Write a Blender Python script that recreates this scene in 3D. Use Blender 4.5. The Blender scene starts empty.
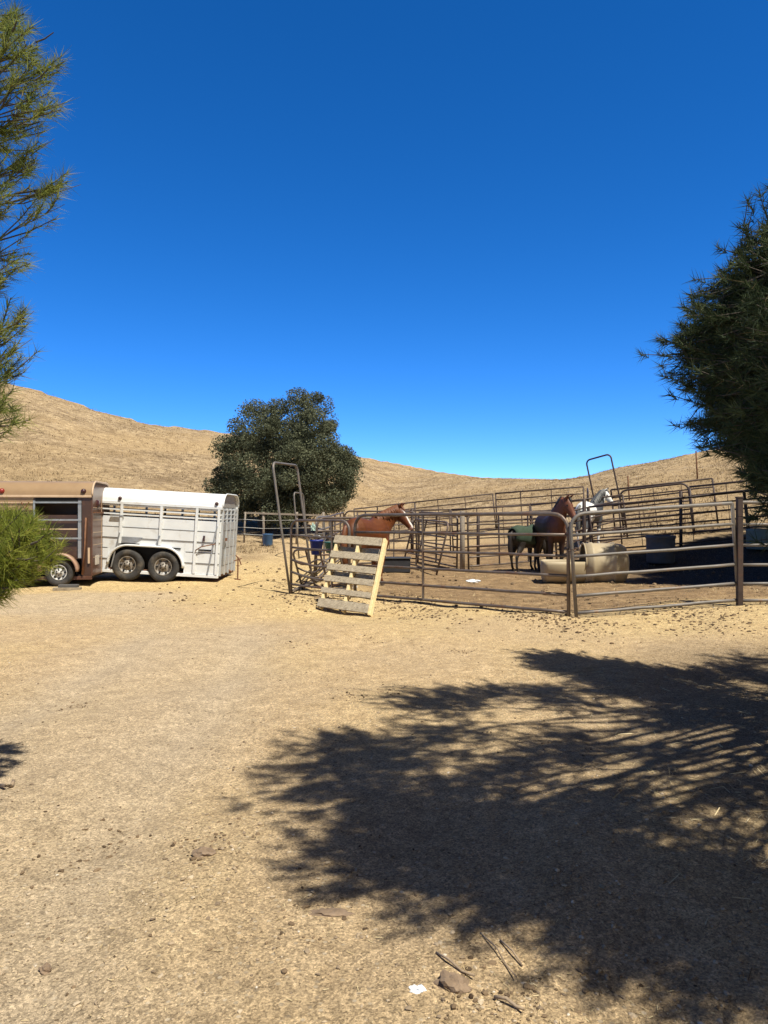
import bpy, bmesh, math, random
import numpy as np
from mathutils import Vector, Matrix, Quaternion
S = bpy.context.scene
C = S.collection
R = math.radians
rng = np.random.default_rng(7)
random.seed(7)
F, HY, EYE = 760.0, 515.0, 1.6          # focal length in pixels, eye-level row, eye height

def P(px, py, d):                        # a point d metres ahead
    return Vector(((px-384)/F*d, d, EYE+(HY-py)/F*d))

# ------------------------------------------------------------------ terrain
US = np.array([-1.0,-.7,-.505,-.44,-.374,-.308,-.216,-.12,-.025,.021,.074,.126,.18,.232,.27,.31,.363,.416,.47,.51,.7,1.0])
TS = np.array([.21,.195,.178,.160,.138,.121,.110,.092,.076,.068,.0566,.050,.0485,.0480,.053,.063,.073,.084,.092,.098,.11,.11])
def sstep(a, b, x):
    t = np.clip((x-a)/(b-a), 0, 1); return t*t*(3-2*t)
def softplus(x, k): return k*np.logaddexp(0, x/k)
def terrain(x, y):
    x = np.asarray(x, float); y = np.asarray(y, float)
    ye = np.maximum(y, 8)
    u = np.clip(x/ye, -1, 1)
    T = np.interp(u, US, TS)
    Yf = np.interp(u, [-.6,-.3,-.11,-.05,0,.2,.35,.6], [25,24,24.5,31,41,46,40,34])
    Yr = np.interp(u, [-.6,-.3,-.15,0,.2,.35,.6], [80,86,105,125,150,105,75])
    t = np.clip((ye-Yf)/(Yr-Yf), 0, 1)
    s = .55*t+.45*t*t*(3-2*t)
    wob = (np.sin(x*.21+y*.13)*.5+np.sin(x*.47-y*.31+1.3)*.3+np.sin(x*1.1+y*.8)*.12+np.sin(x*2.3-y*1.9)*.05)
    zh = s*(EYE+T*Yr)
    b = softplus(.158*x+.092*ye-2.96, .16)
    k = .5
    z = .5*(zh+b+np.sqrt((zh-b)**2+k*k))-k/2
    z = z+.025*softplus(ye-18, 1.0)*(1-sstep(30, 60, ye))
    cap = EYE+(T-.003)*ye
    z = np.where(ye > 24, np.minimum(z, cap), z)
    z = np.where(ye > Yr, EYE+T*Yr-(ye-Yr)*.06, z)
    z = z+wob*.22*sstep(0, .25, t)*(1-sstep(.8, 1, t)*.8)
    z = z+.17*sstep(2.5, 6, x)*sstep(8, 12, y)*(1-sstep(14, 18, y))
    z = z-.10*np.exp(-((x+.6)**2+(y-12.8)**2)/1.6)
    dcx = x+1.25+.15*y+.25*np.sin(y*.5)
    z = z-.03*np.exp(-((np.abs(dcx)-.75)/.28)**2)*(1-sstep(9, 14, y))
    z = z+.012*(np.sin(x*2.1+y*1.3)+np.sin(x*3.7-y*2.9+2)+np.sin(x*.9-y*1.7+.6))
    return z
def gz(x, y): return float(terrain(x, y))

# ------------------------------------------------------------------ materials
def new_mat(name):
    m = bpy.data.materials.new(name); m.use_nodes = True
    n = m.node_tree.nodes; n.clear()
    o = n.new('ShaderNodeOutputMaterial'); b = n.new('ShaderNodeBsdfPrincipled')
    m.node_tree.links.new(b.outputs[0], o.inputs[0])
    return m, n, m.node_tree.links, b, o
def noise(n, l, scale, detail=5, rough=.6, vec=None, dist=0):
    t = n.new('ShaderNodeTexNoise'); t.inputs['Scale'].default_value = scale
    t.inputs['Detail'].default_value = detail; t.inputs['Roughness'].default_value = rough
    t.inputs['Distortion'].default_value = dist
    if vec is not None: l.new(vec, t.inputs['Vector'])
    return t.outputs['Fac']
def ramp(n, l, fac, stops):
    r = n.new('ShaderNodeValToRGB'); e = r.color_ramp.elements
    while len(e) < len(stops): e.new(.5)
    for el, (p, c) in zip(e, stops):
        el.position = p; el.color = tuple(c)+(1,) if len(c) == 3 else c
    l.new(fac, r.inputs[0]); return r.outputs[0]
def mix(n, l, fac, a, b, mode='MIX'):
    m = n.new('ShaderNodeMix'); m.data_type = 'RGBA'; m.blend_type = mode
    for sock, v in ((m.inputs[0], fac), (m.inputs[6], a), (m.inputs[7], b)):
        if isinstance(v, (int, float)): sock.default_value = v
        elif isinstance(v, (tuple, list)): sock.default_value = tuple(v)+(1,)
        else: l.new(v, sock)
    return m.outputs[2]
def mul(n, l, a, k, add=0.0):
    m = n.new('ShaderNodeMath'); m.operation = 'MULTIPLY_ADD'; m.use_clamp = True
    l.new(a, m.inputs[0]); m.inputs[1].default_value = k; m.inputs[2].default_value = add
    return m.outputs[0]
def bump(n, l, h, strength, dist, b):
    t = n.new('ShaderNodeBump'); t.inputs['Strength'].default_value = strength; t.inputs['Distance'].default_value = dist
    l.new(h, t.inputs['Height']); l.new(t.outputs[0], b.inputs['Normal'])
def M(name, a, b2=None, scale=6, rough=.7, metal=0, bmp=.15, bscale=60, dirt=None, dscale=3, dlo=.52, dhi=.7, spec=.4):
    m, n, l, b, o = new_mat(name)
    tc = n.new('ShaderNodeTexCoord').outputs['Object']
    if b2 is None: b2 = tuple(c*.75 for c in a)
    col = ramp(n, l, noise(n, l, scale, vec=tc), [(.3, b2), (.7, a)])
    if dirt: col = mix(n, l, ramp(n, l, noise(n, l, dscale, 8, .7, tc), [(dlo, (0,0,0)), (dhi, (1,1,1))]), col, dirt)
    l.new(col, b.inputs['Base Color'])
    b.inputs['Roughness'].default_value = rough; b.inputs['Metallic'].default_value = metal
    b.inputs['Specular IOR Level'].default_value = spec
    if bmp: bump(n, l, noise(n, l, bscale, vec=tc), bmp, .01, b)
    return m
def leaf_mat(name, stops, transl=.3, rough=.6):
    m, n, l, b, o = new_mat(name)
    at = n.new('ShaderNodeAttribute'); at.attribute_name = 'tint'
    col = ramp(n, l, at.outputs['Fac'], stops)
    l.new(col, b.inputs['Base Color']); b.inputs['Roughness'].default_value = rough
    b.inputs['Specular IOR Level'].default_value = .15
    tr = n.new('ShaderNodeBsdfTranslucent'); l.new(col, tr.inputs[0])
    mx = n.new('ShaderNodeMixShader'); mx.inputs[0].default_value = transl
    l.new(b.outputs[0], mx.inputs[1]); l.new(tr.outputs[0], mx.inputs[2]); l.new(mx.outputs[0], o.inputs[0])
    return m
def coat_mat(name, rough=.55):
    m, n, l, b, o = new_mat(name)
    at = n.new('ShaderNodeAttribute'); at.attribute_name = 'coat'
    tc = n.new('ShaderNodeTexCoord').outputs['Object']
    col = mix(n, l, 1.0, at.outputs['Color'], ramp(n, l, noise(n, l, 9, 4, .6, tc), [(.3, (.8,.8,.8)), (.7, (1.1,1.1,1.1))]), 'MULTIPLY')
    l.new(col, b.inputs['Base Color']); b.inputs['Roughness'].default_value = rough; b.inputs['Specular IOR Level'].default_value = .3
    return m

def ground_mat():
    m, n, l, b, o = new_mat('dry_soil')
    pos = n.new('ShaderNodeNewGeometry').outputs['Position']
    at = n.new('ShaderNodeAttribute'); at.attribute_name = 'soil'
    sep = n.new('ShaderNodeSeparateColor'); l.new(at.outputs['Color'], sep.inputs[0])
    straw, pen, hill = sep.outputs[0], sep.outputs[1], sep.outputs[2]
    at2 = n.new('ShaderNodeAttribute'); at2.attribute_name = 'soil_extra'
    sep2 = n.new('ShaderNodeSeparateColor'); l.new(at2.outputs['Color'], sep2.inputs[0])
    drive, shade_soil = sep2.outputs[0], sep2.outputs[1]
    big = noise(n, l, .55, 6, .6, pos, .4); mid = noise(n, l, 4.5, 6, .65, pos); fine = noise(n, l, 75, 8, .75, pos)
    vfine = noise(n, l, 260, 4, .7, pos)
    soil = ramp(n, l, mid, [(.32, (.33,.238,.135)), (.5, (.43,.318,.186)), (.68, (.53,.40,.245))])
    soil = mix(n, l, mul(n, l, big, 2.4, -.85), soil, (.36,.275,.178))
    soil = mix(n, l, drive, soil, ramp(n, l, mid, [(.35, (.34,.272,.19)), (.65, (.45,.362,.255))]))
    strawc = ramp(n, l, noise(n, l, 9, 8, .75, pos, 1.2), [(.34, (.29,.20,.10)), (.5, (.45,.335,.175)), (.66, (.60,.48,.265))])
    soil = mix(n, l, straw, soil, strawc)
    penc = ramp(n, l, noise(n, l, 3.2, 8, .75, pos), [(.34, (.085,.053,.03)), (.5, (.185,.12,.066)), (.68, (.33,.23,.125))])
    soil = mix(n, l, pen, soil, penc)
    mp = n.new('ShaderNodeMapping'); mp.inputs['Scale'].default_value = (1, .8, 1.1); l.new(pos, mp.inputs[0])
    h1 = noise(n, l, .42, 10, .72, mp.outputs[0], .8); h2 = noise(n, l, 2.0, 10, .8, mp.outputs[0], .3); h3 = noise(n, l, .09, 4, .5, pos)
    hc = ramp(n, l, h2, [(.34, (.10,.073,.046)), (.44, (.245,.182,.112)), (.53, (.36,.272,.168)), (.64, (.54,.425,.275))])
    hc = mix(n, l, ramp(n, l, h1, [(.48, (0,0,0)), (.62, (.8,.8,.8))]), hc, (.165,.115,.066))
    hc = mix(n, l, ramp(n, l, h3, [(.45, (0,0,0)), (.6, (.5,.5,.5))]), hc, (.38,.275,.15))
    soil = mix(n, l, hill, soil, hc)
    soil = mix(n, l, shade_soil, soil, ramp(n, l, mid, [(.3, (.012,.010,.009)), (.7, (.034,.027,.02))]))  # near-black tone that deepens the tree shade, painted into the soil
    dk = n.new('ShaderNodeMath'); dk.operation = 'MULTIPLY_ADD'; l.new(drive, dk.inputs[0]); dk.inputs[1].default_value = -.5; dk.inputs[2].default_value = .85
    soil = mix(n, l, dk.outputs[0], soil, ramp(n, l, fine, [(.36, (.42,.40,.38)), (.46, (.95,.95,.95)), (.54, (1.05,1.05,1.05)), (.64, (1.45,1.45,1.42))]), 'MULTIPLY')
    soil = mix(n, l, .6, soil, ramp(n, l, vfine, [(.40, (.55,.55,.55)), (.60, (1.4,1.4,1.4))]), 'MULTIPLY')
    for sc_, lo_, hi_ in ((120, .60, 1.40), (38, .82, 1.18)):
        vv = n.new('ShaderNodeTexVoronoi'); vv.inputs['Scale'].default_value = sc_; l.new(pos, vv.inputs['Vector'])
        soil = mix(n, l, 1.0, soil, ramp(n, l, vv.outputs['Color'], [(.1, (lo_,)*3), (.9, (hi_,)*3)]), 'MULTIPLY')
    soil = mix(n, l, 1.0, soil, (1.07, 1.035, .985), 'MULTIPLY')
    v = n.new('ShaderNodeTexVoronoi'); v.inputs['Scale'].default_value = 22; l.new(pos, v.inputs['Vector'])
    # pale grit: little stones with their own colour
    soil = mix(n, l, ramp(n, l, v.outputs['Distance'], [(.14, (.75,.75,.75)), (.22, (0,0,0))]), soil, mix(n, l, v.outputs['Color'], (.16,.115,.07), (.68,.56,.40)))
    l.new(soil, b.inputs['Base Color']); b.inputs['Roughness'].default_value = .95
    b.inputs['Specular IOR Level'].default_value = .15
    hsum = n.new('ShaderNodeMath'); hsum.operation = 'ADD'; l.new(fine, hsum.inputs[0]); l.new(mid, hsum.inputs[1])
    b1 = n.new('ShaderNodeBump'); b1.inputs['Strength'].default_value = .7; b1.inputs['Distance'].default_value = .028; l.new(hsum.outputs[0], b1.inputs['Height'])
    b2_ = n.new('ShaderNodeBump'); b2_.inputs['Distance'].default_value = .12; l.new(hill, b2_.inputs['Strength']); l.new(h2, b2_.inputs['Height']); l.new(b1.outputs[0], b2_.inputs['Normal'])
    l.new(b2_.outputs[0], b.inputs['Normal'])
    return m
def wood_mat(name, a, b2, dark):
    m, n, l, b, o = new_mat(name)
    tc = n.new('ShaderNodeTexCoord').outputs['Object']
    mp = n.new('ShaderNodeMapping'); mp.inputs['Scale'].default_value = (2.5, 30, 30); l.new(tc, mp.inputs[0])
    g = noise(n, l, 1.5, 8, .7, mp.outputs[0], .8)
    col = ramp(n, l, g, [(.3, dark), (.5, b2), (.72, a)])
    col = mix(n, l, ramp(n, l, noise(n, l, 7, 5, .7, tc), [(.52, (0,0,0)), (.75, (.7,.7,.7))]), col, dark)
    l.new(col, b.inputs['Base Color']); b.inputs['Roughness'].default_value = .85
    bump(n, l, g, .3, .01, b); return m

MT = dict(
  ground=ground_mat(),
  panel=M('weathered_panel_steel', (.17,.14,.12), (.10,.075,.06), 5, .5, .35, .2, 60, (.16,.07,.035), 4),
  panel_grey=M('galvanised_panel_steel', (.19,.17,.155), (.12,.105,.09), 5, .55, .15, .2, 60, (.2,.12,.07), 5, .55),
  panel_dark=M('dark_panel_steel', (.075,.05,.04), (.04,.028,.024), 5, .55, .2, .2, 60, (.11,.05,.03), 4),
  white_paint=M('chalky_white_paint', (.70,.71,.71), (.62,.635,.64), 3, .5, 0, .04, 20, (.38,.32,.24), 2.2, .56, .84),
  white_roof=M('white_roof_metal', (.74,.74,.73), (.68,.68,.67), 3, .45, 0, .03, 20, (.6,.56,.5), 2, .66, .95),
  end_grey=M('galvanised_end_metal', (.36,.34,.30), (.26,.25,.22), 4, .5, .1, .05, 20),  # tan-grey of the trailer's roof end panel
  brown_paint=M('brown_trailer_paint', (.068,.033,.019), (.05,.025,.015), 2.5, .33, 0, .04, 20, (.14,.075,.042), 2.5, .55, .8),
  rust_paint=M('rust_brown_paint', (.115,.05,.028), (.08,.035,.02), 4, .3, 0, .04, 20, (.17,.11,.075), 3, .5, .8),
  tan_paint=M('tan_trailer_paint', (.31,.205,.115), (.26,.17,.095), 2.5, .35, 0, .03, 20, (.33,.2,.12), 2.5, .6, .85),
  tan_trim=M('pale_tan_trim', (.55,.40,.27), (.44,.31,.2), 5, .45),
  grey_trim=M('dull_aluminium_trim', (.42,.42,.41), (.3,.3,.29), 6, .4, .6),
  black=M('dark_interior', (.012,.012,.013), (.008,.008,.008), 4, .9),
  rubber=M('dusty_tyre_rubber', (.045,.042,.04), (.02,.019,.018), 6, .85, 0, .3, 40, (.16,.13,.095), 4, .5, .85),
  rim_white=M('white_painted_rim', (.62,.61,.58), (.45,.43,.39), 9, .6, 0, 0),
  rim_steel=M('tarnished_rim', (.33,.295,.25), (.15,.125,.10), 12, .6, .1, 0),
  red_lens=M('red_marker_lens', (.30,.03,.02), (.2,.02,.015), 6, .3, 0, 0),
  dark_lens=M('dark_marker_lens', (.06,.02,.02), (.04,.015,.015), 6, .3, 0, 0),
  rust=M('rusty_iron', (.22,.10,.05), (.12,.055,.03), 10, .85),
  pallet_grey=wood_mat('weathered_pallet_wood', (.48,.40,.28), (.33,.27,.185), (.13,.095,.06)),
  pallet_new=wood_mat('pale_pallet_wood', (.78,.64,.36), (.66,.52,.27), (.44,.32,.16)),
  post_wood=wood_mat('grey_fence_post_wood', (.33,.28,.22), (.23,.19,.15), (.11,.09,.07)),
  tank=M('cream_poly_tank', (.40,.325,.205), (.32,.255,.16), 3, .6, 0, .05, 15, (.28,.21,.13), 3, .55, .8),
  barrel=M('faded_grey_barrel', (.085,.095,.11), (.055,.06,.07), 4, .7, 0, .08, 15, (.1,.08,.06), 3),
  barrel_pale=M('pale_green_barrel', (.17,.20,.17), (.12,.145,.12), 4, .7, 0, .08, 15, (.15,.12,.09), 3),
  blue=M('blue_plastic', (.012,.03,.24), (.01,.022,.17), 5, .45),
  blue_faded=M('faded_blue_plastic', (.05,.13,.27), (.035,.09,.2), 5, .55),
  teal=M('teal_plastic', (.03,.13,.12), (.02,.09,.085), 5, .5),
  pale_plastic=M('pale_plastic_film', (.38,.50,.43), (.28,.38,.33), 12, .4),
  white_plastic=M('white_plastic_scrap', (.78,.80,.82), (.6,.63,.66), 14, .35),
  black_tub=M('black_rubber_tub', (.03,.03,.035), (.018,.018,.02), 5, .6),
  blanket=M('green_horse_blanket', (.04,.062,.038), (.025,.042,.025), 9, .85, 0, .3, 30, (.02,.04,.02), 5),
  strap=M('pale_strap', (.6,.58,.5), None, 5, .7),
  hair_dark=M('dark_horse_hair', (.02,.014,.011), (.012,.008,.007), 30, .5, 0, .5, 80),
  hair_red=M('chestnut_hair', (.16,.055,.02), (.10,.035,.013), 30, .5, 0, .5, 80),
  hair_grey=M('grey_horse_hair', (.14,.135,.13), (.07,.07,.068), 30, .5, 0, .5, 80),
  coat=coat_mat('horse_coat'),
  bark=M('pine_bark', (.17,.12,.085), (.08,.055,.04), 9, .95, 0, .8, 22),
  bark_grey=M('grey_twig_bark', (.10,.08,.062), (.055,.044,.034), 9, .95, 0, .5, 22),
  oak_bark=M('oak_bark', (.10,.085,.07), (.05,.042,.035), 9, .95, 0, .8, 22),
  needles=leaf_mat('pine_needles', [(0,(.11,.145,.04)), (.5,(.22,.255,.06)), (.85,(.33,.34,.085)), (1,(.34,.27,.10))], .5),
  needles_dark=leaf_mat('dark_pine_needles', [(0,(.028,.042,.02)), (.5,(.052,.072,.03)), (.88,(.09,.11,.045)), (1,(.15,.115,.06))], .25),
  needles_lit=leaf_mat('young_pine_needles', [(0,(.12,.155,.025)), (.5,(.25,.28,.045)), (.85,(.38,.38,.075)), (1,(.40,.33,.10))], .45),
  oak=leaf_mat('oak_leaves', [(0,(.055,.062,.036)), (.5,(.11,.12,.072)), (.85,(.17,.18,.11)), (1,(.22,.22,.14))], .3, .9),
  drygrass=leaf_mat('dry_grass', [(0,(.07,.047,.028)), (.5,(.27,.195,.11)), (1,(.52,.40,.235))], .3, .8),
  straw=leaf_mat('straw_bits', [(0,(.17,.11,.06)), (.4,(.42,.31,.16)), (1,(.70,.58,.34))], .1, .8),
  pebble=leaf_mat('pebbles', [(0,(.15,.11,.075)), (.5,(.33,.25,.165)), (.93,(.46,.37,.26)), (1,(.56,.49,.40))], 0, .9),
  dung=leaf_mat('dried_dung', [(0,(.06,.04,.025)), (.6,(.16,.11,.066)), (1,(.2,.14,.085))], 0, .95),
  rock=M('brown_rock', (.27,.19,.125), (.13,.09,.06), 14, .95, 0, .8, 40),
  stick=M('dry_stick_bark', (.36,.27,.18), (.17,.12,.08), 12, .9, 0, .4, 40),
)

# ------------------------------------------------------------------ mesh helpers
class MB:
    def __init__(s): s.v = []; s.f = []
    def add(s, vs, fs):
        o = len(s.v); s.v += [tuple(p) for p in vs]; s.f += [tuple(i+o for i in f) for f in fs]; return s
    def box(s, x0, x1, y0, y1, z0, z1, mat=None):
        vs = [Vector(p) for p in ((x0,y0,z0),(x1,y0,z0),(x1,y1,z0),(x0,y1,z0),(x0,y0,z1),(x1,y0,z1),(x1,y1,z1),(x0,y1,z1))]
        if mat: vs = [mat @ p for p in vs]
        return s.add(vs, [(0,3,2,1),(4,5,6,7),(0,1,5,4),(1,2,6,5),(2,3,7,6),(3,0,4,7)])
    def beam(s, a, b, w, h, up=(0,0,1)):
        a = Vector(a); b = Vector(b); t = (b-a); L = t.length; t.normalize()
        sd = t.cross(Vector(up))
        if sd.length < 1e-4: sd = Vector((1,0,0))
        sd.normalize(); u = sd.cross(t)
        m = Matrix((t, sd, u)).transposed().to_4x4(); m.translation = a
        return s.box(0, L, -w/2, w/2, -h/2, h/2, m)
    def tube(s, pts, r, n=8, cap=True):
        pts = [Vector(p) for p in pts]
        if not isinstance(r, (list, tuple)): r = [r]*len(pts)
        rings = []; prev = None
        for i, p in enumerate(pts):
            t = (pts[min(i+1, len(pts)-1)]-pts[max(i-1, 0)]).normalized()
            if prev is None:
                ref = Vector((0,0,1)) if abs(t.z) < .9 else Vector((1,0,0))
                sd = t.cross(ref).normalized()
            else:
                sd = (prev-t*prev.dot(t)).normalized()
            prev = sd; u = t.cross(sd)
            rr = r[i] if isinstance(r[i], tuple) else (r[i], r[i])
            rings.append([p+sd*math.cos(2*math.pi*k/n)*rr[0]+u*math.sin(2*math.pi*k/n)*rr[1] for k in range(n)])
        vs = [q for g in rings for q in g]; fs = []
        for i in range(len(rings)-1):
            for k in range(n):
                a = i*n+k; b = i*n+(k+1) % n
                fs.append((a, b, b+n, a+n))
        if cap:
            fs.append(tuple(range(n-1, -1, -1))); fs.append(tuple((len(rings)-1)*n+k for k in range(n)))
        return s.add(vs, fs)
    def lathe(s, prof, n=24, m=None):            # prof: (r, z)
        vs = []
        for r, z in prof:
            for k in range(n):
                a = 2*math.pi*k/n; p = Vector((r*math.cos(a), r*math.sin(a), z)); vs.append(m @ p if m else p)
        fs = [(i*n+k, i*n+(k+1) % n, (i+1)*n+(k+1) % n, (i+1)*n+k) for i in range(len(prof)-1) for k in range(n)]
        return s.add(vs, fs)
    def build(s, name, mat, parent=None, smooth=False, bevel=0):
        me = bpy.data.meshes.new(name); me.from_pydata(s.v, [], s.f); me.update()
        bm = bmesh.new(); bm.from_mesh(me); bmesh.ops.recalc_face_normals(bm, faces=bm.faces)
        if bevel: bmesh.ops.bevel(bm, geom=[e for e in bm.edges], offset=bevel, segments=1, affect='EDGES')
        bm.to_mesh(me); bm.free()
        if smooth: me.polygons.foreach_set('use_smooth', [True]*len(me.polygons))
        me.materials.append(mat)
        o = bpy.data.objects.new(name, me); C.objects.link(o)
        if parent: o.parent = parent
        return o
def tag(o, label=None, cat=None, group=None, kind=None):
    if label: o['label'] = label
    if cat: o['category'] = cat
    if group: o['group'] = group
    if kind: o['kind'] = kind
    return o
def root(name, loc, label, cat, group=None, rot=None):
    o = bpy.data.objects.new(name, None); C.objects.link(o); o.location = loc
    o.empty_display_size = .2
    if rot is not None: o.rotation_euler = rot
    return tag(o, label, cat, group)
def tri_mesh(name, verts, nper, mat, parent=None, tint=None, kind=None):
    """verts (N*nper,3): N loose polygons of nper corners."""
    N = len(verts)//nper
    me = bpy.data.meshes.new(name)
    me.vertices.add(N*nper); me.vertices.foreach_set('co', np.ascontiguousarray(verts, dtype=np.float32).ravel())
    me.loops.add(N*nper); me.loops.foreach_set('vertex_index', np.arange(N*nper, dtype=np.int32))
    me.polygons.add(N); me.polygons.foreach_set('loop_start', np.arange(0, N*nper, nper, dtype=np.int32))
    me.polygons.foreach_set('loop_total', np.full(N, nper, dtype=np.int32))
    me.update(calc_edges=True)
    if tint is not None:
        a = me.attributes.new('tint', 'FLOAT', 'POINT'); a.data.foreach_set('value', np.repeat(tint, nper).astype(np.float32))
    me.materials.append(mat)
    o = bpy.data.objects.new(name, me); C.objects.link(o)
    if parent: o.parent = parent
    return o
def unit(a): return a/np.maximum(np.linalg.norm(a, axis=-1, keepdims=True), 1e-9)

# ------------------------------------------------------------------ ground and hill
def build_ground():
    nv, rows = 340, [-10.0]
    while rows[-1] < 420: rows.append(rows[-1]+max(.06, .0125*(rows[-1]+12)))
    rows = np.array(rows); v = np.linspace(-1.15, 1.15, nv)
    Y, V = np.meshgrid(rows, v, indexing='ij'); X = V*(Y+13)
    Z = terrain(X, Y); Z = Z+.007*np.sin(X*9+Y*4)*np.sin(Y*7-X*3)
    co = np.stack([X, Y, Z], -1).reshape(-1, 3)
    ye = np.maximum(Y, 8); u = X/ye
    hillw = np.clip(sstep(22, 27, Y)*sstep(-.1, -.2, u)+sstep(30, 38, Y)+sstep(.35, 1.0, Z)*sstep(18, 21, Y), 0, 1)
    wav = np.sin(X*1.3+Y*.7)*.5+np.sin(X*.6-Y*1.9)*.5
    straw = np.clip(sstep(9.5, 14.5, Y+wav*.9+X*.3)*(1-sstep(22, 28, Y))*.9+.35*sstep(-.3,.6,np.sin(X*1.9+1)*np.sin(Y*1.3)), 0, 1)
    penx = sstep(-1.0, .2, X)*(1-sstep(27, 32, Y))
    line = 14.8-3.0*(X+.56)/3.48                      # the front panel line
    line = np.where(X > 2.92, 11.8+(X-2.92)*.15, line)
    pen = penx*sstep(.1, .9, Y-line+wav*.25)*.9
    dc = X+1.25+.15*Y+.25*np.sin(Y*.5)
    drive = np.exp(-(dc/1.25)**4)*(.65+.35*np.exp(-((np.abs(dc)-.75)/.3)**2))*(1-sstep(9, 14, Y))+sstep(-3.2, -4.6, X)*sstep(11, 13, Y)*(1-sstep(15.2, 16.4, Y))*.9
    drive = np.clip(drive, 0, 1); straw = straw*(1-.8*np.clip(drive*1.2,0,1))
    shade_soil = sstep(5.7, 6.8, X+wav*.4)*sstep(15.9, 17.0, Y+wav*.4)*(1-sstep(22.8, 24.2, Y+wav*.5-.12*(X-8)))  # far pine's shade around the barrels, painted darker into the ground colour
    shade_soil = np.maximum(shade_soil*.9, .55*(1-sstep(2.2, 4.6, np.hypot(X-5.2, (Y-5.2)*.9)+wav*.35)))  # under the right pine: needle duff, with its shade painted deeper
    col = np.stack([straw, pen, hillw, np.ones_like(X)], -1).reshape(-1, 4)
    col2 = np.stack([drive, shade_soil, X*0, np.ones_like(X)], -1).reshape(-1, 4)
    ny = len(rows); idx = np.arange(ny*nv).reshape(ny, nv)
    q = np.stack([idx[:-1,:-1], idx[:-1,1:], idx[1:,1:], idx[1:,:-1]], -1).reshape(-1, 4)
    hf = (hillw.reshape(-1)[q].mean(1) > .5)
    for nm, sel in (('ground', ~hf), ('hill', hf)):
        qq = q[sel]; used = np.unique(qq); remap = np.full(ny*nv, -1); remap[used] = np.arange(len(used))
        me = bpy.data.meshes.new(nm); me.from_pydata(co[used].tolist(), [], remap[qq].tolist())
        me.polygons.foreach_set('use_smooth', [True]*len(me.polygons))
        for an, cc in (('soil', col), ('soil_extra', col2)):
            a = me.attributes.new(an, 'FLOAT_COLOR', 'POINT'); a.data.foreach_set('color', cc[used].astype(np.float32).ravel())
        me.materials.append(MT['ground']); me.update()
        o = bpy.data.objects.new(nm, me); C.objects.link(o)
        tag(o, {'ground': 'dry tan dirt yard strewn with straw', 'hill': 'hills covered in dry golden grass behind the pens'}[nm], None, None, 'structure')
build_ground()

def grass(name, N, pts, h0, h1, w, mat, lean=.5, nbl=6):
    p = np.repeat(pts, nbl, 0); n = len(p)
    p = p+rng.normal(0, .06, (n,3))*np.array([1,1,0])
    a = rng.uniform(0, 2*np.pi, n); L = rng.uniform(h0, h1, n)
    d = np.stack([np.cos(a)*lean*rng.uniform(.1,1.4,n), np.sin(a)*lean*rng.uniform(.1,1.4,n), np.ones(n)], -1)
    d = unit(d); sd = unit(np.stack([-np.sin(a), np.cos(a), np.zeros(n)], -1)+rng.normal(0,.4,(n,3)))
    ww = w*rng.uniform(.6, 1.4, n)
    v = np.stack([p-sd*ww[:,None]/2, p+sd*ww[:,None]/2, p+d*L[:,None]], 1).reshape(-1, 3)
    return tri_mesh(name, v, 3, mat, None, rng.uniform(0, 1, n))
N = 70000
yy = 24+rng.uniform(0, 1, N)**1.5*110; xx = rng.uniform(-.62, .62, N)*yy
keep = ((xx/yy < -.14) & (yy > 26)) | (yy > 38) | ((xx > 9.5) & (yy > 25))
keep &= ~((np.abs(xx+4) < 3.4) & (np.abs(yy-32) < 3.2))
keep &= (np.sin(xx*.35+yy*.22)+np.sin(xx*.9-yy*.5)+rng.normal(0,.8,N)) > -.8
xx, yy = xx[keep], yy[keep]
g = grass('dry_grass', N, np.stack([xx, yy, terrain(xx, yy)-.02], -1), .05, .20, .03, MT['drygrass'], 1.1, 4)
tag(g, 'dry golden grass tufts covering the hillsides', None, None, 'stuff')
# sparse dry stubble in the yard
N = 2600
yy = rng.uniform(13, 27, N); xx = rng.uniform(-5.5, 8, N)
keep = (np.sin(xx*1.1+yy*.9)+rng.normal(0,.7,N)) > .6
xx, yy = xx[keep], yy[keep]
g = grass('dry_stubble', N, np.stack([xx, yy, terrain(xx, yy)-.01], -1), .02, .08, .012, MT['straw'], 1.5, 5)
tag(g, 'short straw stubble scattered over the yard and pens', None, None, 'stuff')

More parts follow.
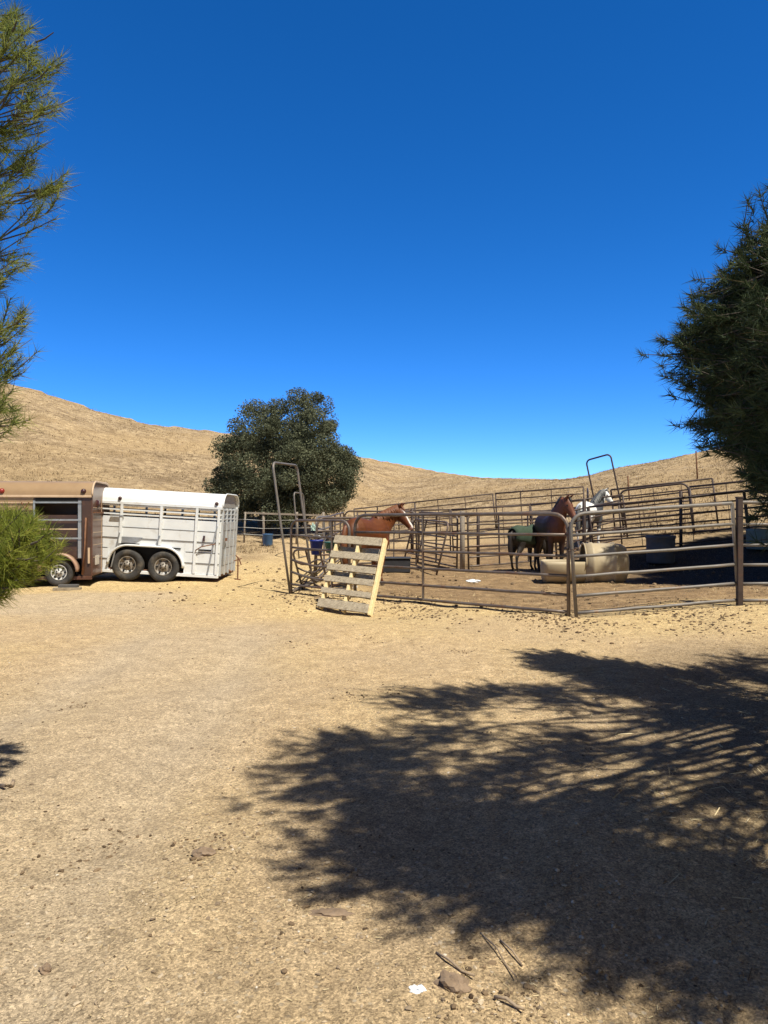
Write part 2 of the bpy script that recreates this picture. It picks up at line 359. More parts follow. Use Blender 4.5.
def litter(name, n, posf, smin, smax, mat, shape, label):
    x, y = posf(n); n = len(x)
    s = smin*(smax/smin)**(rng.uniform(0,1,n)**2)
    z = terrain(x, y)+.007*np.sin(x*9+y*4)*np.sin(y*7-x*3)
    c = np.stack([x, y, z], -1)
    a = rng.uniform(0, 2*np.pi, n)
    if shape == 'straw':
        d = np.stack([np.cos(a), np.sin(a), rng.normal(0,.12,n)], -1); sd = np.stack([-np.sin(a), np.cos(a), rng.normal(0,.3,n)], -1)
        w = .0009+s*.012
        c[:,2] += .006
        v = np.stack([c-d*s[:,None]/2-sd*w[:,None], c+d*s[:,None]/2-sd*w[:,None], c+d*s[:,None]/2+sd*w[:,None], c-d*s[:,None]/2+sd*w[:,None]], 1).reshape(-1, 3)
        o = tri_mesh(name, v, 4, mat, None, rng.uniform(0,1,n))
    else:
        bmx = bmesh.new(); bmesh.ops.create_icosphere(bmx, subdivisions=1, radius=.5)
        bv = np.array([p.co[:] for p in bmx.verts]); bf = [[q.index for q in f.verts] for f in bmx.faces]; bmx.free()
        sc = np.stack([rng.uniform(.7,1.5,n), rng.uniform(.6,1.1,n), rng.uniform(.35,.75,n)], -1)*s[:,None]
        V = bv[None]*(1+rng.normal(0,.22,(n,len(bv),1)))*sc[:,None,:]
        ca, sa = np.cos(a)[:,None], np.sin(a)[:,None]
        V = np.stack([V[...,0]*ca-V[...,1]*sa, V[...,0]*sa+V[...,1]*ca, V[...,2]], -1)+c[:,None,:]+np.array([0,0,1])*(s*.12)[:,None,None]
        fl = V[:, np.array(bf)].reshape(-1, 3)
        o = tri_mesh(name, fl, 3, mat, None, np.repeat(rng.uniform(0,1,n), len(bf)))
    return tag(o, label, None, None, 'stuff')
def near(n):
    y = 1.9+rng.uniform(0,1,n)**1.7*12; x = rng.uniform(-.56,.56,n)*(y+.6)
    k = (np.sin(x*2.3+y*1.1)*np.sin(y*1.9-x*.8)+rng.normal(0,.5,n)) > -.25
    k &= ~((np.abs(x+1.6+.08*y) < .8) & (rng.uniform(0,1,n) < .6))
    return x[k], y[k]
litter('pebbles', 17000, near, .004, .024, MT['pebble'], 'stone', 'small pale pebbles and grit lying over the dirt yard')
litter('straw_litter', 16000, near, .008, .035, MT['straw'], 'straw', 'bits of straw and dry pine needles on the dirt')
def specks(n):
    y = 2+rng.uniform(0,1,n)**1.4*10; x = rng.uniform(-.56,.56,n)*(y+.6); k = (np.sin(x*3.3+y*2.1)+np.sin(y*4.1-x*1.7)+rng.normal(0,.7,n)) > .5
    return x[k], y[k]
litter('earth_crumbs', 5500, specks, .004, .018, MT['dung'], 'stone', 'dark crumbs of earth and bark over the dirt yard')
def heap(n):
    c = np.array([(-1.42,3.75),(-1.45,3.55),(-.9,3.8),(-.75,3.62),(-.35,6.6),(.1,6.9),(-2.6,6.4),(.35,2.55),(.5,2.5),(-.3,3.0),(.9,9.0),(-1.1,9.4),(-.2,9.8)])[rng.integers(0,13,n)]
    return c[:,0]+rng.normal(0,.10,n), c[:,1]+rng.normal(0,.13,n)
litter('bark_crumbs', 700, heap, .006, .028, MT['dung'], 'stone', 'small heaps of dark bark crumbs in the dirt')
def shade_pos(n):
    y = rng.uniform(2, 8, n); x = rng.uniform(1.2, 5, n); k = x > 1.0+(8-y)*.1+rng.normal(0,.5,n)
    return x[k], y[k]
litter('pine_needle_litter', 6000, shade_pos, .04, .13, MT['straw'], 'straw', 'fallen pine needles on the ground under the right pine')
def fence_pos(n):
    x = rng.uniform(-2.5, 8, n); l = np.where(x > 2.92, 11.8+(x-2.92)*.1, 14.8-3*(x+.56)/3.48)
    y = l+rng.normal(-.5, .9, n); k = (y > 9.3) & (np.sin(x*3.1)+rng.normal(0,.8,n) > -.3); return x[k], y[k]
litter('dung_crumbs', 5500, fence_pos, .014, .06, MT['dung'], 'stone', 'dark dung crumbs along the foot of the front panels')
def pen_pos(n):
    x = rng.uniform(-5, 9, n); y = rng.uniform(13, 23, n); k = (np.sin(x*1.7+y)+rng.normal(0,.8,n)) > .4; return x[k], y[k]
litter('dung_clods', 1300, pen_pos, .03, .12, MT['dung'], 'stone', 'dark clods of dung scattered through the pens')

# ------------------------------------------------------------------ trees
def needle_crown(name, tp, td, parent, mat, per, L, w, spread=(15, 80), tint_bias=None):
    """tp, td: tuft points and directions."""
    n = len(tp); p = np.repeat(tp, per, 0); d = np.repeat(unit(td), per, 0); m = n*per
    rnd = unit(rng.normal(0, 1, (m,3))); perp = unit(np.cross(d, rnd))
    th = np.radians(rng.uniform(spread[0], spread[1], m))[:,None]
    nd = d*np.cos(th)+perp*np.sin(th); nd[:,2] -= .06; nd = unit(nd)
    base = p-d*(rng.uniform(0, 1, m)*L*.9)[:,None]
    ln = L*rng.uniform(.65, 1.15, m)
    sd = unit(np.cross(nd, rng.normal(0,1,(m,3))))*w/2
    v = np.stack([base-sd, base+sd, base+nd*ln[:,None]], 1).reshape(-1, 3)
    t = np.repeat(np.clip(rng.normal(.45, .2, n), 0, .85), per)+rng.normal(0, .1, m)
    t = np.where(rng.uniform(0,1,m) < .03, 1.0, np.clip(t, 0, .9))
    return tri_mesh(name, v, 3, mat, parent, t)
def limb_path(a, b, sag, n=7):
    out = []
    for i in range(n+1):
        t = i/n; p = a.lerp(b, t); p.z += sag*(4*t*(1-t)) if sag else 0
        p += Vector((random.gauss(0,.02), random.gauss(0,.02), random.gauss(0,.02)))*(1 if 0 < i < n else 0)
        out.append(p)
    return out
def grow(limbs, twig_every=.14, twig_len=.45, tuft_gap=.13, rj=.03, keep=None, start=.25, nc=12, rc=.34, rs=1.0):
    """limbs: (a, b, sag). Returns bough meshbuilder, tuft points, tuft dirs."""
    mb = MB(); tp = []; td = []
    for a, b, sag in limbs:
        path = limb_path(a, b, sag); L = sum((path[i+1]-path[i]).length for i in range(len(path)-1))
        if keep and not keep(path[-1]): continue
        for i in range(1, len(path)): path[i] = path[i]+Vector((random.gauss(0,.03), random.gauss(0,.03), random.gauss(0,.03)))*L*.4
        r0 = min(.05, .008+L*.009)*rs
        mb.tube(path, [r0*(1-.93*(i/(len(path)-1))**.8) for i in range(len(path))], 6)
        ld = (path[-1]-path[-3]).normalized()
        for k in range(nc):                      # a bushy end
            o = Vector((random.gauss(0,1), random.gauss(0,1), random.gauss(0,1))).normalized()*rc*random.uniform(.25, 1.0)
            q = path[-1]-ld*rc*.5+o+ld*rc*.25
            if keep and not keep(q): continue
            f = random.uniform(.72, .98)*(len(path)-1); i = min(int(f), len(path)-2); p = path[i].lerp(path[i+1], f-i)
            mb.tube([p, p.lerp(q,.55)+Vector((0,0,-.02)), q], [.006,.005,.003], 4, False)
            dv = (q-p).normalized()*.8+Vector((0,0,.45))+ld*.3
            tp.append(q); td.append(dv); tp.append(q-(q-p)*.3); td.append(dv)
        nt = max(3, int(L*(1-start)/twig_every))
        for k in range(nt+1):
            t = start+(1-start)*k/nt; f = t*(len(path)-1); i = min(int(f), len(path)-2)
            p = path[i].lerp(path[i+1], f-i); d = (path[i+1]-path[i]).normalized()
            ll = twig_len*(1.1-.65*t)*random.uniform(.6, 1.25)
            if k == nt: dirs = [d]
            else:
                sdv = d.cross(Vector((0,0,1))).normalized()*(1 if k % 2 else -1)
                dirs = [(d*random.uniform(.4,.9)+sdv*random.uniform(.4,1)+Vector((0,0,random.uniform(-.25,.75)))).normalized()]
            for dv in dirs:
                e = p+dv*ll+Vector((0,0,.06*ll))
                if keep and not keep(e): continue
                mb.tube([p, p.lerp(e,.5)-Vector((0,0,.01)), e], [.008,.006,.004], 4, False)
                m = max(1, int(ll/tuft_gap))
                for j in range(m):
                    q = p.lerp(e, 1-j/max(m,1)*.8)
                    if keep and not keep(q): continue
                    tp.append(q); td.append(dv+Vector((random.gauss(0,.25), random.gauss(0,.25), random.gauss(.12,.25))))
    return mb, np.array([p[:] for p in tp]), np.array([p[:] for p in td])
def proj(p): return 384+F*p.x/p.y, HY-F*(p.z-EYE)/p.y

def pine(loc, height, r0, limbs, label, mat, per, L, w, keep=None, group=None, **kw):
    base = Vector((loc[0], loc[1], gz(*loc[:2])-.05))
    t = root('pine_tree', base, label, 'tree', group)
    tr = MB(); pts = []; rr = []
    for i in range(11):
        f = i/10; pts.append(Vector((.10*math.sin(f*5), .08*math.cos(f*4), height*f))); rr.append(r0*(1-.9*f)*(1.25 if i == 0 else 1))
    tr.tube(pts, rr, 12); trunk = tr.build('trunk', MT['bark'], t, True)
    mb, tp, td = grow(limbs, keep=keep, **kw)
    off = np.array(base[:])
    mb.v = [tuple(np.array(v)-off) for v in mb.v]
    mb.build('boughs', MT['bark_grey'], t, True)
    needle_crown('crown', tp-off, td, t, mat, per, L, w)
    return t, len(tp)

SUN_EL, SUN_AZ = R(61), R(50)            # sun on the right, a little behind the camera
SD = Vector((math.cos(SUN_EL)*math.cos(SUN_AZ), -math.cos(SUN_EL)*math.sin(SUN_AZ), math.sin(SUN_EL)))
K = Vector((SD.x/SD.z, SD.y/SD.z))       # a point z up shades the ground at p - K z

# right pine: a broad low tree whose shade covers the yard; its trunk stands just outside the view
EDGE = [(-400,640),(-70,700),(-40,830),(122,830),(130,772),(142,750),(155,746),(168,756),(180,768),(195,760),(235,742),(268,716),(300,690),(312,668),(345,655),(388,668),(392,700),(410,704),(420,672),(430,664),(450,674),(457,716),(480,742),(505,752),(540,764),(900,764)]
def keep_right(p):
    if p.y < .8: return True
    x, y = proj(p); x += random.gauss(0, 9); y += random.gauss(0, 9)
    return x > float(np.interp(y, [e[1-1] if False else e[0] for e in EDGE], [e[1] for e in EDGE])) if y > -60 else True
def shade_poly(px, py):
    d = EYE*F/(py-HY); return Vector(((px-384)/F*d, d))
poly = [shade_poly(*p) for p in ((235,792),(300,738),(395,728),(398,690),(480,672),(640,672),(700,650),(790,648),(1000,660),(1300,760),(1500,1000),(900,1080),(700,1010),(540,950),(480,945),(440,905),(350,880),(300,830))]
def in_poly(q):
    c = False; j = len(poly)-1
    for i in range(len(poly)):
        a, b = poly[i], poly[j]
        if (a.y > q.y) != (b.y > q.y) and q.x < (b.x-a.x)*(q.y-a.y)/(b.y-a.y)+a.x: c = not c
        j = i
    return c
TR = Vector((4.7, 4.3))
limbs = []
tries = 0
while len(limbs) < 58 and tries < 6000:
    tries += 1
    q = Vector((random.uniform(-1.2, 6.5), random.uniform(2, 9.4)))
    if not in_poly(q): continue
    z = random.uniform(2.4, 6.6)
    tip = Vector((q.x+K.x*z, q.y+K.y*z))
    rad = (tip-TR).length
    if rad < .8 or rad > 5.6*math.sqrt(max(.05, 1-((z-3.6)/4.6)**2)): continue
    tip3 = Vector((tip.x, tip.y, z))
    if not keep_right(tip3): continue
    limbs.append((Vector((TR.x, TR.y, max(1.6, z-rad*.28))), tip3, .12))
for px, py in ((268,790),(290,765),(310,745),(305,810),(350,862),(400,700),(420,735),(380,800),(430,880),(470,930),(520,925),(560,930),(640,960),(690,985),(740,1000),(450,835),(520,860),(600,880),(350,775),(430,695),(470,690),(530,690),(600,690),(660,690),(710,670),(740,665),(560,820),(660,900),(740,930),(480,770),(560,740),(640,760),(720,720),(720,800),(340,830),(400,850)):
    q = shade_poly(px, py); z = min(5.9, max(3.6, 2.2+.62*q.y))+random.uniform(-.2,.3); tip = Vector((q.x+K.x*z, q.y+K.y*z, z))
    limbs.append((Vector((TR.x, TR.y, max(1.6, z-(Vector(tip[:2])-TR).length*.2))), tip, .12))
# boughs that show in the view, low and at mid height
for px, py, d in ((672,350,7.3),(690,325,7.2),(684,378,7.0),(700,310,7.0),(716,290,6.8),(730,270,6.9),(748,245,6.8),(760,205,6.9),(764,155,7.0),(682,436,7.4),(700,420,7.0),(716,440,6.9),(735,450,6.6),(690,405,7.6),(720,360,6.6),(735,330,6.6),(740,390,6.4),(750,420,6.3),(755,300,6.5),(760,360,6.2),(760,460,6.2),(764,490,6.4),(768,520,6.4),(775,500,6.0),(780,470,6.0),(775,400,6.0),(775,330,6.2),(775,260,6.5),(705,395,7.1),(725,405,7.2),(745,365,7.0),(757,440,6.9),(768,310,6.8),(712,330,7.3),(728,300,7.2)):
    tip = P(px, py, d)
    limbs.append((Vector((TR.x, TR.y, max(1.3, tip.z-.5))), tip, random.uniform(-.1, .15)))
_, nt = pine((TR.x, TR.y), 7.4, .2, limbs, 'large dark pine leaning in at the right edge, shading the yard', MT['needles_dark'], 31, .13, .008, keep_right, twig_every=.26, twig_len=.55, tuft_gap=.16, start=.62, nc=40, rc=.56)
print('right pine tufts', nt)

# the second pine, right of the pens, that shades the barrels
limbs = []
T2 = Vector((12.3, 17.6))
for i in range(150):
    z = random.uniform(2.2, 8.6); a = random.uniform(0, 2*math.pi); rad = 4.2*math.sqrt(max(.05, 1-((z-5)/4.2)**2))*random.uniform(.7,1.05)
    limbs.append((Vector((T2.x, T2.y, z-.5)), Vector((T2.x+math.cos(a)*rad, T2.y+math.sin(a)*rad, z+.3)), .1))
def keep_far(p):
    x, y = proj(p)
    return x > 756 or (x > 716 and 300 < y < 440)
for sx, sy in ((4.75,17.9),(4.95,18.1),(5.15,17.7),(5.4,18.2),(5.8,17.6),(6.1,18.2),(6.5,17.2),(6.7,18.4),(7.2,17.4),(7.4,18.6),(7.0,19.4)):
    z = random.uniform(5.0, 5.8)
    limbs.append((Vector((T2.x, T2.y, z-.8)), Vector((sx+K.x*z, sy+K.y*z, z)), .1))
pine((T2.x, T2.y), 9.6, .24, limbs, 'farther pine beyond the right edge that shades the barrels in the pen', MT['needles_dark'], 36, .24, .03, keep_far, twig_every=.3, twig_len=.8, tuft_gap=.25, nc=26, rc=.7)

# left pine
def keep_left(p):
    if p.y < 1: return False
    x, y = proj(p); x += random.gauss(-3, 4); y += random.gauss(0, 6)
    e = [(-300,60),(0,36),(20,38),(38,50),(60,66),(82,64),(94,52),(106,60),(120,48),(138,52),(150,36),(160,44),(172,66),(186,74),(198,62),(214,58),(228,40),(244,30),(254,14),(268,26),(282,6),(296,14),(306,36),(320,42),(336,36),(346,14),(358,22),(370,32),(382,4),(395,24),(430,22),(440,8),(470,-8),(500,10),(512,40),(530,54),(548,62),(560,56),(568,42),(578,26),(592,14),(604,4),(620,-30),(700,-40)]
    return x < float(np.interp(y, [q[0] for q in e], [q[1] for q in e]))
LT = Vector((-4.7, 5.2))
limbs = []
for px, py, d in ((28,10,5.2),(40,45,5.1),(60,68,5.3),(58,92,5.0),(45,110,5.2),(30,80,4.8),(15,40,4.8),(20,120,5.0),(52,140,5.2),(35,160,5.0),(55,178,5.3),(70,182,5.2),(58,205,5.2),(40,222,5.1),(25,238,5.0),(12,200,4.9),(10,262,5.0),(22,270,5.3),(15,300,5.0),(38,318,5.2),(30,335,5.1),(10,330,4.9),(24,366,5.4),(8,372,5.0),(16,398,5.0),(18,425,5.1),(5,415,4.8),(5,5,5.0),(-10,70,5.2),(-10,150,5.2)):
    tip = P(px, py, d)
    limbs.append((Vector((LT.x, LT.y, max(1.2, tip.z-random.uniform(.8,1.4)))), tip, random.uniform(-.15, .05)))
for i in range(24):
    z = random.uniform(1.5, 6); a = random.uniform(R(130), R(240)); rad = 2.2*random.uniform(.7,1)
    limbs.append((Vector((LT.x, LT.y, z-.5)), Vector((LT.x+math.cos(a)*rad, LT.y+math.sin(a)*rad, z+.2)), .1))
pine((LT.x, LT.y), 7.2, .17, limbs, 'tall pine with sunlit loose boughs at the upper left edge', MT['needles'], 27, .12, .0048, keep_left, twig_every=.26, twig_len=.26, tuft_gap=.14, start=.68, nc=8, rc=.17, rs=.7)
# young pine in front of the brown trailer
LY = Vector((-3.15, 4.5))
limbs = []
for px, py, d in ((56,545,4.5),(58,556,4.3),(48,530,4.4),(40,520,4.5),(30,515,4.6),(15,518,4.5),(5,525,4.6),(46,566,4.2),(34,576,4.3),(22,588,4.2),(10,600,4.2),(0,605,4.4),(30,548,4.1),(18,556,4.1),(8,575,4.1),(38,540,4.2),(25,532,4.3),(0,560,4.3),(-8,540,4.4),(-14,580,4.4),(50,550,4.6),(20,570,4.5),(12,540,4.2),(2,590,4.1)):
    tip = P(px, py, d)
    limbs.append((Vector((LY.x, LY.y, max(.35, tip.z-.3))), tip, random.uniform(-.05, .1)))
for i in range(14):
    z = random.uniform(.5, 1.6); a = random.uniform(R(60), R(300))
    limbs.append((Vector((LY.x, LY.y, z-.2)), Vector((LY.x+math.cos(a)*.8, LY.y+math.sin(a)*.8, z+.1)), .05))
pine((LY.x, LY.y), 1.75, .05, limbs, 'bright yellow-green young pine in front of the brown trailer', MT['needles_lit'], 36, .11, .0044, keep_left, twig_every=.13, twig_len=.24, tuft_gap=.10, start=.4, nc=8, rc=.14, rs=.45)

def oak():
    d = 32.0; x0 = (264-384)/F*d; base = Vector((x0, d, gz(x0, d)-.05))
    t = root('oak_tree', base, 'round dark green oak at the foot of the hill behind the white trailer', 'tree')
    pg = [(240,408),(258,402),(275,396),(288,398),(300,389),(318,391),(332,394),(339,412),(336,428),(346,440),(356,450),(365,464),(363,480),(361,494),(349,506),(341,514),(322,521),(300,527),(280,530),(262,529),(240,524),(226,512),(212,492),(196,489),(208,482),(218,474),(217,458),(222,446),(222,430),(238,424)]
    pg = [((px-384)/F*d-x0, EYE+(HY-py)/F*d-base.z) for px, py in pg]
    def inside(x, z):
        c = False; j = len(pg)-1
        for i in range(len(pg)):
            a, b = pg[i], pg[j]
            if (a[1] > z) != (b[1] > z) and x < (b[0]-a[0])*(z-a[1])/(b[1]-a[1])+a[0]: c = not c
            j = i
        return c
    cl = []; cx, cz = .9, 3.2
    while len(cl) < 330:
        x = random.uniform(-2.9, 4.4); z = random.uniform(.5, 6.4); r = random.uniform(.28, .62)
        rr = r*.8
        if not all(inside(x+rr*math.cos(a), z+rr*math.sin(a)) for a in (0, .8, 1.6, 2.4, 3.1, 3.9, 4.7, 5.5)): continue
        if math.hypot(x-(313-384)/F*d+x0, z-(EYE+(HY-408)/F*d-base.z)) < .32: continue
        ext = 2.9*math.sqrt(max(.02, 1-((x-cx)/3.6)**2))*math.sqrt(max(.04, 1-((z-2.9)/3.6)**2))
        y = random.uniform(-ext, ext)
        cl.append((x, y, z, r))
    V = []; per = 470; tint = []
    for x, y, z, r in cl:
        n = per; dv = unit(rng.normal(0, 1, (n,3))); rad = r*rng.uniform(.35, 1.12, n)**.6
        c = np.array([x,y,z])+dv*rad[:,None]*np.array([1.05,1.05,.85])
        nrm = unit(dv*.6+rng.normal(0,.7,(n,3))+np.array([0,0,.3])); a = unit(np.cross(nrm, rng.normal(0,1,(n,3)))); b = np.cross(nrm, a)
        s = rng.uniform(.026, .055, n)[:,None]
        V.append(np.stack([c-a*s, c-b*s*.6, c+a*s, c+b*s*.6], 1).reshape(-1,3)); tint.append(np.clip(rng.normal(random.uniform(.3,.62), .2, n), 0, 1))
    # twigs and leaves that break the outline
    tri_mesh('crown', np.concatenate(V), 4, MT['oak'], t, np.concatenate(tint))
    tr = MB(); tr.tube([(0,0,0),(.05,0,.7),(.15,.05,1.4)], [.30,.24,.2], 10)
    for k in range(14):
        c = random.choice(cl); tr.tube([(.12,.03,1.1+.02*k), (c[0]*.45, c[1]*.45, .8+c[2]*.5), (c[0]*.9, c[1]*.9, c[2]*.95)], [.11,.07,.025], 6)
    tr.build('trunk', MT['oak_bark'], t, True)
oak()

# ------------------------------------------------------------------ livestock panels
PG = 'livestock panels around the pens'
def basis(p0, p1, lean=0, roll=0):
    x = (p1-p0).normalized(); up = Vector((0,0,1)); y = up.cross(x).normalized(); z = x.cross(y)
    m = Matrix((x, y, z)).transposed()
    return (m @ Matrix.Rotation(R(lean), 3, 'X') @ Matrix.Rotation(R(roll), 3, 'Y')).to_euler()
def panel(a, b, label, mat='panel', h=1.6, rails=(.065,.33,.63,.94,1.27), ups=(.35,.68), r=.024, corner=.2, lean=0, za=None, zb=None, lift=0, bend=None, square=False, roll=0, corner2=None):
    p0 = Vector((a[0], a[1], (gz(*a) if za is None else za)+lift)); p1 = Vector((b[0], b[1], (gz(*b) if zb is None else zb)+lift))
    t = root('livestock_panel', p0, label, 'livestock panel', PG, basis(p0, p1, lean, roll)); L = (p1-p0).length
    fr = MB()
    if square: pts = [(0,0,0),(0,0,h)],[(L,0,0),(L,0,h)],[(0,0,h),(L,0,h)]
    else:
        path = [(0,0,-.02),(0,0,h-corner)]+[(corner-corner*math.cos(k*math.pi/10), 0, h-corner+corner*math.sin(k*math.pi/10)) for k in range(1,6)]
        c2 = corner if corner2 is None else corner2
        path += [(L*.5,0,h+.005)]+[(L-x*c2/corner, 0, h-(h-z)*(c2/corner if z > h-corner-.001 else 1)) for x, y, z in reversed(path)]
        pts = [path]
    for p in pts: fr.tube(p, r*1.12, 8)
    fr.build('frame', MT[mat], t, True)
    for i, z in enumerate(rails):
        n = 8; path = []
        for k in range(n+1):
            f = k/n; dz = bend(i, f) if bend else 0
            path.append((L*f, random.gauss(0,.004), z+dz+(random.gauss(0,.003) if 0 < k < n else 0)))
        MB().tube(path, r, 6).build('rail', MT[mat], t, True)
    for f in ups:
        MB().beam((L*f, -.012, rails[0]), (L*f, -.012, h-.01), .05, .018, (1,0,0)).build('upright', MT[mat], t)
    return t
# front line
A = (-1.9, 15.55); B = (-.66, 14.5); Cc = (2.88, 11.86)
panel(A, B, 'short brown panel with bent lower rails left of the pallet', 'panel', 1.5, (.2,.45,.7,.95,1.2), (.72,), .024,
      bend=lambda i, f: (-.11*math.sin(f*math.pi*.9)*(1 if i in (1,2) else .25)))
panel((-.56, 14.78), Cc, 'long front panel with a rounded end just right of the pallet', 'panel', 1.6, ups=(.37,), r=.027, corner=.26)
panel((2.98, 11.78), (5.62, 12.05), 'front panel with sunlit rails between the chained joint and the square post', 'panel_grey', 1.6, (.065,.33,.63,.94,1.27), (), .027, .24, zb=.19, corner2=.02)
panel((5.66, 12.05), (9.3, 12.5), 'front panel running off the right edge past the square post', 'panel_grey', 1.62, (.065,.33,.63,.94,1.27), (.6,), .027, .03, za=.18)
p = root('square_post', (5.62, 12.02, gz(5.62,12.02)-.1), 'thick square steel post in the sunlit front panel line', 'fence post')
MB().box(-.042,.042,-.042,.042,0,1.80).build('shaft', MT['panel_dark'], p, bevel=.006)
MB().box(-.048,.048,-.048,.048,1.80,1.82).build('post_cap', MT['panel_dark'], p)
ch = MB()
for k in range(9):
    a = k*2*math.pi/9; ch.tube([(.085*math.cos(a+s)*1.1, .05*math.sin(a+s), 0.02*math.sin(3*a)) for s in (0,.4,.8)], .011, 5)
tag(ch.build('chain', MT['panel_dark'], None, True), 'dark chain tying the two front panels together at their joint', 'chain').location = (2.93, 11.80, 1.05+gz(2.93,11.8))

AG = 'arched walk-through gates'
def arch(a, b, h, label, mat, lean_x=0, r=.024, gate=True, za=None, zb=None):
    p0 = Vector((a[0], a[1], gz(*a) if za is None else za)); p1 = Vector((b[0], b[1], gz(*b) if zb is None else zb))
    t = root('arch_gate', p0, label, 'gate', AG, basis(p0, p1, lean_x)); L = (p1-p0).length; c = .16
    path = [(0,0,-.03),(0,0,h*.5),(0,0,h-c)]+[(c-c*math.cos(k*math.pi/10),0,h-c+c*math.sin(k*math.pi/10)) for k in range(1,6)]
    path += [(L-x,0,z) for x,y,z in reversed(path)]
    MB().tube(path, r, 8).build('arch_frame', MT[mat], t, True)
    MB().beam((0,0,.04),(L,0,.04),.05,.03).build('threshold_bar', MT[mat], t)
    return t
arch((-1.93, 15.62), (-1.62, 17.3), 2.72, 'tall grey arch gate at the left corner of the pens', 'panel_grey', -7.5, .026)
arch((8.0, 28.0), (8.75, 27.4), 2.75, 'dark arch gate standing against the sky behind the grey horse', 'panel_dark', 0, .032).rotation_euler.rotate_axis('Y', R(-11))
arch((-2.75, 24.6), (-2.55, 25.6), 2.15, 'small distant arch gate seen through the tall grey arch', 'panel_grey', -5)
# the open leaf of the tall arch and the side that runs back
panel((-1.6, 17.35), (-.2, 18.9), 'panel behind the short bent panel, next to the tall arch', 'panel', 1.5, (.15,.4,.65,.95,1.2), (.5,), lean=4)
panel((-1.75, 16.4), (-.75, 16.0), 'bent loose panel leaning low behind the short front panel', 'panel', 1.0, (.12,.3,.5,.7), (.3,.6), .02, .15, lean=28, bend=lambda i, f: .07*math.sin(f*9+i))
panel((-1.55, 17.4), (-1.5, 21.0), 'left side panel running back from the tall arch', 'panel_grey', 1.5, (.1,.35,.65,.95,1.2), (.5,))
panel((-1.5, 21.05), (-1.3, 24.7), 'farther left side panel toward the oak', 'panel', 1.5, (.1,.35,.65,.95,1.2), (.3,.7))
# cross line through the middle of the pens
panel((-1.3, 24.8), (1.0, 23.6), 'middle row panel behind the chestnut horse', 'panel', 1.55, (.1,.35,.65,.95,1.25), (.3,.7))
panel((1.05, 23.5), (2.02, 21.1), 'middle row panel with a rounded end by the pale post', 'panel', 1.55, (.1,.35,.65,.95,1.25), (.5,))
panel((2.35, 21.1), (5.2, 22.9), 'middle row panel behind the green blanketed pony', 'panel', 1.55, (.1,.35,.65,.95,1.25), (.33,.66))
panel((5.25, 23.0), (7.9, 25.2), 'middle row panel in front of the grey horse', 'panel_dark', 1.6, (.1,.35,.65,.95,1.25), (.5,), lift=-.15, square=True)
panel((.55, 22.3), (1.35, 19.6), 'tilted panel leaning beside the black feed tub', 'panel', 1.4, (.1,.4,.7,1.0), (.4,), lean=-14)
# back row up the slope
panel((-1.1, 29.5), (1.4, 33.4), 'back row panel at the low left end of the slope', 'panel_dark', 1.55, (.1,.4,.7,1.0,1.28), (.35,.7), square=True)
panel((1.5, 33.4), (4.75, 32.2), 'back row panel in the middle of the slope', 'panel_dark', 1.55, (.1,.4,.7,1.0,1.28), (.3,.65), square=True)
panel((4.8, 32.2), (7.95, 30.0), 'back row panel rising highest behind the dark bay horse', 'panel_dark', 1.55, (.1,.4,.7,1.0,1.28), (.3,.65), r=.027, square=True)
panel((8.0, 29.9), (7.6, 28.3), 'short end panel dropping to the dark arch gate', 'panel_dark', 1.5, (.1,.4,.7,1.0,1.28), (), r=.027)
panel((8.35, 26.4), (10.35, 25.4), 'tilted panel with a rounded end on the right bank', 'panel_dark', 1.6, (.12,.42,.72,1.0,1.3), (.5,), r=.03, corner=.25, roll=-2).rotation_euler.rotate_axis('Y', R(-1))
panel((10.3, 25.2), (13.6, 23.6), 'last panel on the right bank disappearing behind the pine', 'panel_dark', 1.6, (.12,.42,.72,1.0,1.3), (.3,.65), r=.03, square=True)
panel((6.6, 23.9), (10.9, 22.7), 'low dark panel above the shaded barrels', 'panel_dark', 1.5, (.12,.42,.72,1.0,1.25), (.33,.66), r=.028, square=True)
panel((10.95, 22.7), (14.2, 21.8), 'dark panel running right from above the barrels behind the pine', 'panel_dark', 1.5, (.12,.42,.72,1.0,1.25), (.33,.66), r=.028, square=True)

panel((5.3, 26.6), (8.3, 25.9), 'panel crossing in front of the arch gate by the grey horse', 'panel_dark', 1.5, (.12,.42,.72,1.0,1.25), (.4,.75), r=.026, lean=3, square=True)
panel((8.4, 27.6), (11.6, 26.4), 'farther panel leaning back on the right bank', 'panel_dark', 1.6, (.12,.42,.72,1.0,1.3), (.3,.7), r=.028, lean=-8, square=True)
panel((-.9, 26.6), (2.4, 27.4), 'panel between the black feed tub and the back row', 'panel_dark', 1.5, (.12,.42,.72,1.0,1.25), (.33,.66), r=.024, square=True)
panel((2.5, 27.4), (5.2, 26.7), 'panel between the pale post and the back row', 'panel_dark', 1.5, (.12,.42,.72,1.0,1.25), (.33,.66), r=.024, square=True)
def post(x, y, h, w, mat, label, name='fence_post', cat='fence post', group=None, tilt=(0,0), round_=True):
    t = MB()
    if round_: t.tube([(0,0,-.1),(0,0,h*.5),(0,0,h-.01),(0,0,h)], [w,w*.97,w*.92,w*.7], 8)
    else: t.box(-w, w, -w, w, -.1, h)
    o = t.build(name, MT[mat], None, round_); o.location = (x, y, gz(x, y)); o.rotation_euler = (tilt[0], tilt[1], 0)
    return tag(o, label, cat, group)
post(2.16, 20.95, 1.65, .07, 'post_wood', 'pale thick post at the panel gap left of the pony')
post(2.75, 22.2, 1.5, .05, 'panel_dark', 'slim dark post just right of the pale thick post')
post(1.0, 27.0, 1.6, .06, 'panel_dark', 'dark post right of the chestnut horse head')
